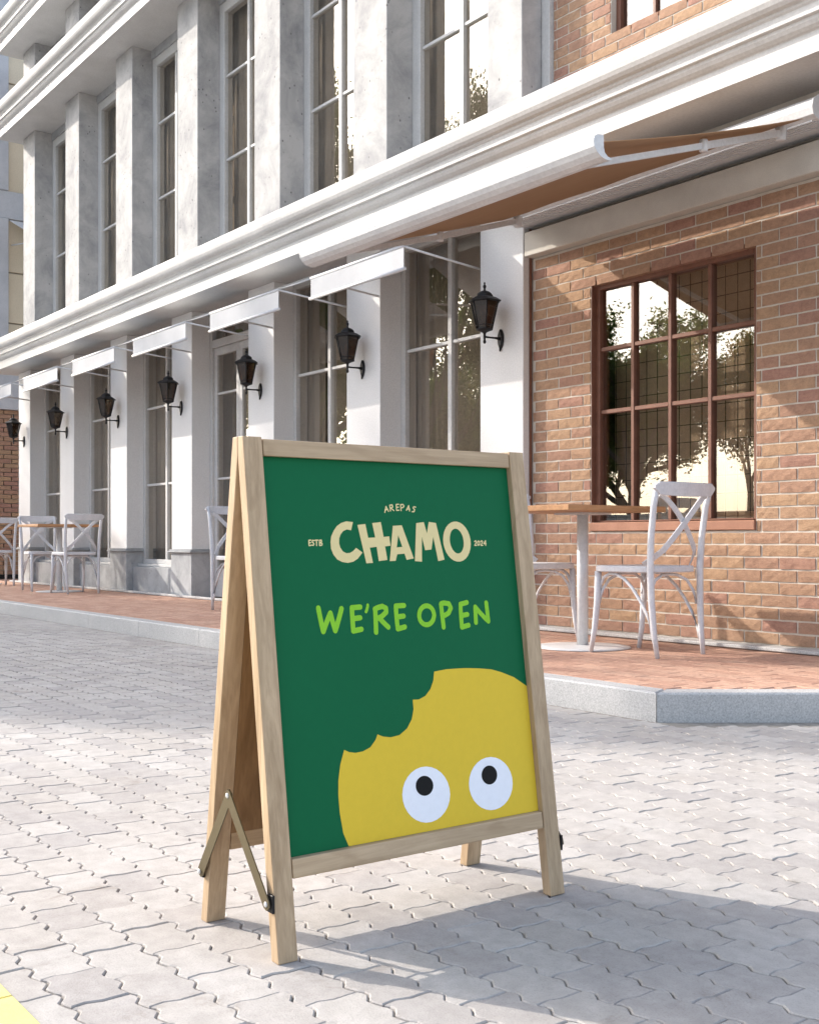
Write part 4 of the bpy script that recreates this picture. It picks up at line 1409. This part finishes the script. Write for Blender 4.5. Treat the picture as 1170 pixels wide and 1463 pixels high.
# folding straps on both sides
for sy in (-1, 1):
    yb = sy * .3265
    def strap(p, q, y0, y1):
        P, Q = Vector((p[0], p[1])), Vector((q[0], q[1]))
        d = (Q - P).normalized()
        nrm = Vector((-d.y, d.x)) * .0108
        P2, Q2 = P - d * .009, Q + d * .009
        poly = [P2 + nrm * .55, P + nrm, Q + nrm, Q2 + nrm * .55, Q2 - nrm * .55, Q - nrm, P - nrm, P2 - nrm * .55]
        n = len(poly)
        vs = [(p_.x, y0, p_.y) for p_ in poly] + [(p_.x, y1, p_.y) for p_ in poly]
        fs = [(k, (k + 1) % n, n + (k + 1) % n, n + k) for k in range(n)] + [tuple(reversed(range(n))), tuple(n + k for k in range(n))]
        return MB().add(vs, fs)
    apex, lf, rf_ = (-.018, .252), (-.128, .094), (.118, .096)
    a = strap(apex, lf, yb + sy * .004, yb + sy * .0062).build('folding_strap', 'bronze_strap', SBD)
    b = strap(apex, rf_, yb + sy * .0065, yb + sy * .0087).build('folding_strap', 'bronze_strap', SBD)
    for (px_, pz_), par in ((apex, b), (lf, a), (rf_, b)):
        y0 = yb + sy * .0088
        m1 = MB()
        prof = [(.0048, 0), (.0046, .0012), (.003, .0022), (.0008, .0026)]
        vs = []
        for r_, h_ in prof:
            for k in range(12):
                vs.append((px_ + r_ * math.cos(k * math.pi / 6), y0 + sy * h_, pz_ + r_ * math.sin(k * math.pi / 6)))
        fs = [(i * 12 + k, i * 12 + (k + 1) % 12, i * 12 + 12 + (k + 1) % 12, i * 12 + 12 + k) for i in range(3) for k in range(12)] + [tuple(36 + k for k in range(12))]
        m1.add(vs, fs, True).build('rivet', 'rivet', par)
    for px_, s_ in ((-.128, -1), (.118, 1)):
        MB().box(px_ - .005, px_ + .013 if s_ > 0 else px_ + .005, min(yb - sy * .001, yb + sy * .0036), max(yb - sy * .001, yb + sy * .0036), .082, .112, .0008).build('strap_bracket', 'black_metal', SBD)

# ------------------------------------------------------------------ trees across the street
def tree_meshes(seed, height, spread, nleaf, leaf=.055, trunk_r=.16, fork=.32):
    r = random.Random(seed)
    tr = MB()
    tips = []
    def limb(p, d, L, rad, depth):
        pts = [Vector(p)]
        rs = [rad]
        steps = 4
        dd = Vector(d).normalized()
        for k in range(steps):
            dd = (dd + Vector((r.uniform(-.22, .22), r.uniform(-.22, .22), r.uniform(-.06, .16)))).normalized()
            pts.append(pts[-1] + dd * L / steps)
            rs.append(rad * (1 - .42 * (k + 1) / steps))
        tr.tube(pts, rs, 7 if depth < 2 else 5, caps=False)
        if depth >= 2:
            for q in pts[1:]:
                tips.append((q.copy(), depth))
        if depth < 4:
            nb = 3 if depth else 5
            for k in range(nb):
                a = r.uniform(0, 2 * math.pi) if depth else 2 * math.pi * (k + r.uniform(-.3, .3)) / nb
                tilt = r.uniform(.45, 1.0)
                side = dd.orthogonal().normalized()
                side.rotate(Matrix.Rotation(a, 3, dd))
                nd = (dd * math.cos(tilt) + side * math.sin(tilt) * spread)
                nd.z += .12
                i0 = len(pts) - 1 if k == 0 else r.randint(2, len(pts) - 1)
                limb(pts[i0], nd, L * r.uniform(.60, .82), rs[i0] * .72, depth + 1)
    limb((0, 0, 0), (0.05, 0.02, 1), height * fork, trunk_r, 0)
    zmax = max(q.z for q, _ in tips)
    k_ = height / zmax
    tr.v = [(x * k_, y * k_, z * k_) for x, y, z in tr.v]
    lf = MB()
    per = max(1, nleaf // len(tips))
    for q, dpt in tips:
        q = q * k_
        for _ in range(per + (per // 2 if dpt > 3 else 0)):
            g_ = Vector((r.gauss(0, .26), r.gauss(0, .26), r.gauss(0, .20)))
            c = q + g_
            a = Vector((r.uniform(-1, 1), r.uniform(-1, 1), r.uniform(-.6, .6))).normalized()
            b = a.orthogonal().normalized()
            b.rotate(Matrix.Rotation(r.uniform(0, 6.28), 3, a))
            s = leaf * r.uniform(.6, 1.3)
            lf.add([c - a * s, c + b * s * .45, c + a * s, c - b * s * .45], [(0, 1, 2, 3)])
    return tr, lf
tvar = []
for seed, hgt, spr, nl, fk, lm in ((3, 9.4, 1.05, 42000, .30, 'leaves_green'), (11, 9.0, 1.25, 42000, .24, 'leaves_green'), (23, 7.5, .95, 26000, .28, 'leaves_gold')):
    tr, lf = tree_meshes(seed, hgt, spr, nl, .085, .20, fk)
    tvar.append((tr.mesh('trunk', 'bark', False), lf.mesh('crown', lm, False)))
TREES = [  # x, y, (scale across, scale up), rotation, variant
    (-20.24, -4.4, (.38, 1.16), .3 + math.pi, 0), (-27.16, -6.2, (.74, 1.66), 2.0, 1), (-28.4, -3.84, (.80, 1.29), 4.1, 0),
    (-25.5, -17.5, (.80, .92), 1.1, 0), (-29.5, -21.5, (.95, 1.02), 4.4, 1), (-25.0, -22.5, (.62, 1.06), 3.0, 2), (-36.0, -19.0, (1.2, 1.1), 5.2, 1), (-34.5, -9.0, (1.2, 1.3), 2.6, 0)]
tlab = ['slender leafy street tree with a forked trunk opposite the tall windows', 'tallest leafy tree in the row across the road', 'leafy street tree at the far end of the row across the road',
        'bushy tree across the road behind the low white wall', 'wide-crowned tree standing behind the bushy tree across the road', 'golden-leaved tree across the road beside the brick house', 'wide tree at the back across the road', 'broad tree behind the row of street trees']
for (x, y, s, rz, v), lb in zip(TREES, tlab):
    t = thing('street_tree', (x, y, -.03), lb, 'tree', 'trees across the road', rz)
    t.scale = (s[0], s[0], s[1])
    link('trunk', tvar[v][0], t)
    link('crown', tvar[v][1], t)
gw = thing('garden_wall', (-24, -13.5, 0), 'low white wall running along the far side of the road', 'wall')
MB().box(-16, 16, -.12, .12, -.03, 1.35, .01).build('wall', 'lower_plaster', gw)
MB().box(-16.05, 16.05, -.17, .17, 1.351, 1.43, .01).build('coping', 'granite', gw)
hs = thing('gabled_house', (-17.5, -22.5, 0), 'small brick house with a tiled gable roof across the road', 'house')
MB().box(-3.4, 3.4, -3, 3, -.03, 3.4).build('wall', 'brick_mass', hs)
MB().extrude([(-3.3, 3.401), (0, 5.9), (3.3, 3.401)], -3.7, 3.7).build('roof', 'roof_tile', hs)
for xx in (-1.8, 1.8):
    fo = MB().box(xx - .6, xx + .6, 3.001, 3.06, 1.0, 2.4).build('window', 'white_paint', hs)
    MB().box(xx - .52, xx - .03, 3.061, 3.066, 1.08, 2.32).box(xx + .03, xx + .52, 3.061, 3.066, 1.08, 2.32).build('pane', 'window_glass', fo)
